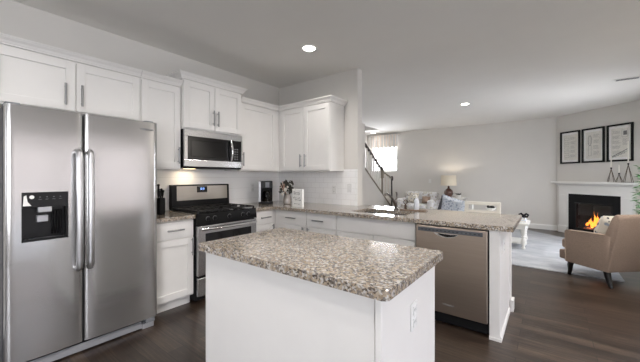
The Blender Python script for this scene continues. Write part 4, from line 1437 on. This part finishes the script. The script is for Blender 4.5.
kx, ky, kz = 3.11, 3.24, 0.537
m = MB()
for sgn in (-1, 1):
    m.ring_tube([(kx + sgn * 0.008, ky, kz + 0.03), (kx + sgn * 0.05, ky, kz + 0.022), (kx + sgn * 0.07, ky + 0.01, kz + 0.06), (kx + sgn * 0.042, ky, kz + 0.078), (kx + sgn * 0.005, ky, kz + 0.045)], 0.019, 8)
m.ball((kx, ky, kz + 0.032), 0.032, seg=8)
single('knot_ornament', m, 'black_matte', 'black knot ornament on the books of the coffee table', 'ornament', smooth=True)
bx, by = 2.56, 3.35
t = Thing('pedestal_bowl', 'small white pedestal bowl with dark pieces on the coffee table', 'bowl', (bx, by, 0.4705))
t.part('bowl', MB().lathe([(0.05, 0), (0.045, 0.01), (0.015, 0.03), (0.013, 0.13), (0.03, 0.15), (0.075, 0.175), (0.095, 0.21), (0.088, 0.21), (0.06, 0.18), (0, 0.165)], (bx, by, 0.4705), 20), 'white_plastic', smooth=True)
m = MB()
for k in range(6): m.ball((bx + 0.045 * math.cos(k), by + 0.045 * math.sin(k), 0.69 + 0.01 * (k % 2)), 0.028, seg=8)
t.part('dark_pieces', m, 'black_matte', smooth=True)

# counter stool behind the peninsula
t = Thing('counter_stool', 'cream open-back counter stool behind the peninsula', 'stool', (2.85, 0.42, 0))
sx0, sx1 = 2.66, 3.035
for x in (sx0 + 0.018, sx1 - 0.018):
    t.part('back_post', MB().box(x - 0.018, x + 0.018, 0.55, 0.585, 0.0, 1.0, 0.004, 1), 'cream_wood')
    t.part('leg', MB().box(x - 0.018, x + 0.018, 0.235, 0.27, 0.0, 0.62, 0.004, 1), 'cream_wood')
t.part('top_rail', MB().box(sx0 - 0.003, sx1 + 0.003, 0.548, 0.588, 0.962, 1.0, 0.004, 1), 'cream_wood')
t.part('mid_rail', MB().box(sx0 + 0.036, sx1 - 0.036, 0.555, 0.58, 0.865, 0.90), 'cream_wood')
t.part('seat', MB().box(sx0, sx1, 0.23, 0.548, 0.62, 0.66, 0.008, 2), 'cream_wood')
for y in (0.2525, 0.5675): t.part('stretcher', MB().box(sx0 + 0.036, sx1 - 0.036, y - 0.012, y + 0.012, 0.2, 0.235), 'cream_wood')

# white armchair with a blue pillow
t = Thing('accent_chair', 'pale wood-framed chair holding a blue pillow, beyond the peninsula', 'chair', (1.95, 2.75, 0), math.radians(160))
for x in (-0.27, 0.27):
    t.part('back_post', MB().box(x - 0.022, x + 0.022, -0.30, -0.255, 0.0125, 0.82, 0.004, 1), 'white_wood')
    t.part('leg', MB().box(x - 0.022, x + 0.022, 0.235, 0.28, 0.0125, 0.60, 0.004, 1), 'white_wood')
    t.part('arm', MB().box(x - 0.03, x + 0.03, -0.26, 0.30, 0.60, 0.625, 0.006, 1), 'white_wood')
t.part('seat', MB().box(-0.25, 0.25, -0.25, 0.28, 0.34, 0.40, 0.01, 2), 'white_wood')
t.part('seat_cushion', MB().box(-0.245, 0.245, -0.22, 0.28, 0.402, 0.48, 0.03, 3), 'fabric_floral', smooth=True)
t.part('top_rail', MB().box(-0.25, 0.25, -0.295, -0.26, 0.62, 0.67, 0.004, 1), 'white_wood')
Rc = Matrix.Rotation(math.radians(160), 3, 'Z')
pc = Vector((1.95, 2.75, 0)) + Rc @ Vector((0.02, -0.10, 0.70))
single('throw_pillow', MB().cushion(pc, 0.50, 0.40, 0.16, Rc @ Matrix.Rotation(math.radians(80), 3, 'X') @ Matrix.Rotation(math.radians(14), 3, 'Z')), 'fabric_blue', 'pale blue patterned pillow in the wood-framed chair', 'pillow', smooth=True)

pc2 = Vector((1.95, 2.75, 0)) + Rc @ Vector((0.235, -0.21, 0.69))
single('throw_pillow', MB().cushion(pc2, 0.34, 0.36, 0.06, Rc @ Matrix.Rotation(math.radians(82), 3, 'X') @ Matrix.Rotation(math.radians(24), 3, 'Z')), 'fabric_slate', 'dark grey pillow tucked behind the pale blue pillow', 'pillow', smooth=True)

# floral sofa by the far wall
t = Thing('sofa', 'pale floral sofa against the far wall, left of the lamp', 'sofa', (0.45, 5.2, 0))
t.part('base', MB().box(-0.05, 0.95, 4.80, 5.60, 0.14, 0.40, 0.02, 2), 'fabric_floral', smooth=True)
t.part('seat_cushion', MB().box(0.09, 0.81, 4.78, 5.38, 0.402, 0.52, 0.04, 3), 'fabric_floral', smooth=True)
t.part('backrest', MB().box(-0.03, 0.93, 5.40, 5.64, 0.38, 0.85, 0.06, 4), 'fabric_floral', smooth=True)
for x in (-0.09, 0.83):
    t.part('arm', MB().box(x, x + 0.16, 4.80, 5.58, 0.14, 0.66, 0.05, 4), 'fabric_floral', smooth=True)
for x in (0.0, 0.90):
    for y in (4.86, 5.54): t.part('leg', MB().lathe([(0.02, 0), (0.03, 0.14)], (x, y, 0.0), 10), 'leg_black', smooth=True) if y > 5.2 else t.part('leg', MB().lathe([(0.02, 0.0125), (0.03, 0.14)], (x, y, 0.0), 10), 'leg_black', smooth=True)
for k, (x, mm, lb) in enumerate(((0.28, 'fabric_dots', 'spotted pillow on the left of the floral sofa'), (0.66, 'fabric_tan', 'brown pillow on the right of the floral sofa'))):
    R = Matrix.Rotation(math.radians(68), 3, 'X')
    single('throw_pillow', MB().cushion((x, 5.28, 0.68 - 0.05 * k), 0.34 - 0.1 * k, 0.32 - 0.1 * k, 0.12, R), mm, lb, 'pillow', smooth=True)

# end table with lamp and plant
t = Thing('end_table', 'white end table under the lamp, right of the floral sofa', 'table', (1.38, 5.35, 0))
t.part('tabletop', MB().box(1.10, 1.68, 5.08, 5.64, 0.70, 0.735, 0.005, 1), 'white_wood')
for x in (1.14, 1.64):
    for y in (5.12, 5.60): t.part('leg', MB().box(x - 0.022, x + 0.022, y - 0.022, y + 0.022, 0.0 if y > 5.2 else 0.0125, 0.70), 'white_wood')
lx, ly = 1.268, 5.32
t = Thing('table_lamp', 'table lamp with a cream drum shade and brown base', 'lamp', (lx, ly, 0.7355))
t.part('base', MB().lathe([(0.07, 0), (0.075, 0.015), (0.10, 0.05), (0.122, 0.11), (0.112, 0.17), (0.07, 0.22), (0.03, 0.245), (0.026, 0.27), (0.036, 0.285), (0.018, 0.30), (0, 0.305)], (lx, ly, 0.7355), 26), 'lamp_base_brown', smooth=True)
t.part('stem', MB().ring_tube([(lx, ly, 1.035), (lx, ly, 1.20)], 0.008, 8), 'wire_bronze')
m = MB()
for r0, r1 in ((0.205, 0.19),):
    m.lathe([(0.208, 0.0), (0.195, 0.28), (0.190, 0.28), (0.203, 0.0), (0.208, 0.0)], (lx, ly, 1.055), 32)
sh = t.part('lamp_shade', m, 'lamp_shade_cloth', smooth=True)
l = bpy.data.lights.new('lamp_bulb', 'POINT'); l.energy = 5; l.color = (1.0, 0.90, 0.78); l.shadow_soft_size = 0.04
lo = bpy.data.objects.new('lamp_bulb', l); COL.objects.link(lo); lo.location = (lx, ly, 1.24)
t = Thing('potted_plant', 'small dark plant beside the table lamp', 'plant', (1.55, 5.25, 0.7355))
t.part('pot', MB().lathe([(0.04, 0), (0.055, 0.07), (0.048, 0.07), (0, 0.06)], (1.55, 5.25, 0.7355), 16), 'white_plastic', smooth=True)
m = MB()
rnd = random.Random(9)
for k in range(26):
    a = rnd.uniform(0, 2 * PI); l = rnd.uniform(0.07, 0.14); up = rnd.uniform(0.2, 1.0)
    d = Vector((math.cos(a), math.sin(a), up)).normalized()
    s_ = d.cross(Vector((0, 0, 1))).normalized() * 0.018
    o_ = Vector((1.55, 5.25, 0.80))
    m.face([m.v(o_), m.v(o_ + d * l * 0.5 + s_), m.v(o_ + d * l), m.v(o_ + d * l * 0.5 - s_)])
lf = t.part('leaves', m, 'leaf_dark')
md = lf.modifiers.new('thick', 'SOLIDIFY'); md.thickness = 0.002

# tall plant at the right edge, by the mantel
gx, gy = 4.765, 3.95
t = Thing('potted_tree', 'leafy green plant at the right edge, behind the tan armchair', 'plant', (gx, gy, 0))
t.part('pot', MB().lathe([(0.13, 0), (0.17, 0.30), (0.15, 0.30), (0.14, 0.26), (0, 0.26)], (gx, gy, 0.0), 24), 'pot_dark', smooth=True)
t.part('stem', MB().ring_tube([(gx, gy, 0.26), (gx + 0.01, gy + 0.01, 0.8), (gx - 0.01, gy, 1.4)], [0.016, 0.013, 0.008], 8), 'log_bark', smooth=True)
m = MB()
rnd = random.Random(21)
for k in range(150):
    z = rnd.uniform(0.55, 1.45)
    a = rnd.uniform(0, 2 * PI)
    d = Vector((math.cos(a), math.sin(a), rnd.uniform(-0.3, 0.7))).normalized()
    r0 = rnd.uniform(0.01, 0.09)
    o_ = Vector((gx, gy, z)) + d * r0
    l = rnd.uniform(0.07, 0.11)
    s_ = d.cross(Vector((0, 0, 1))).normalized() * 0.024
    dn = Vector((0, 0, -0.02))
    m.face([m.v(o_), m.v(o_ + d * l * 0.5 + s_), m.v(o_ + d * l + dn), m.v(o_ + d * l * 0.5 - s_)])
lf = t.part('leaves', m, 'leaf_green')
md = lf.modifiers.new('thick', 'SOLIDIFY'); md.thickness = 0.002
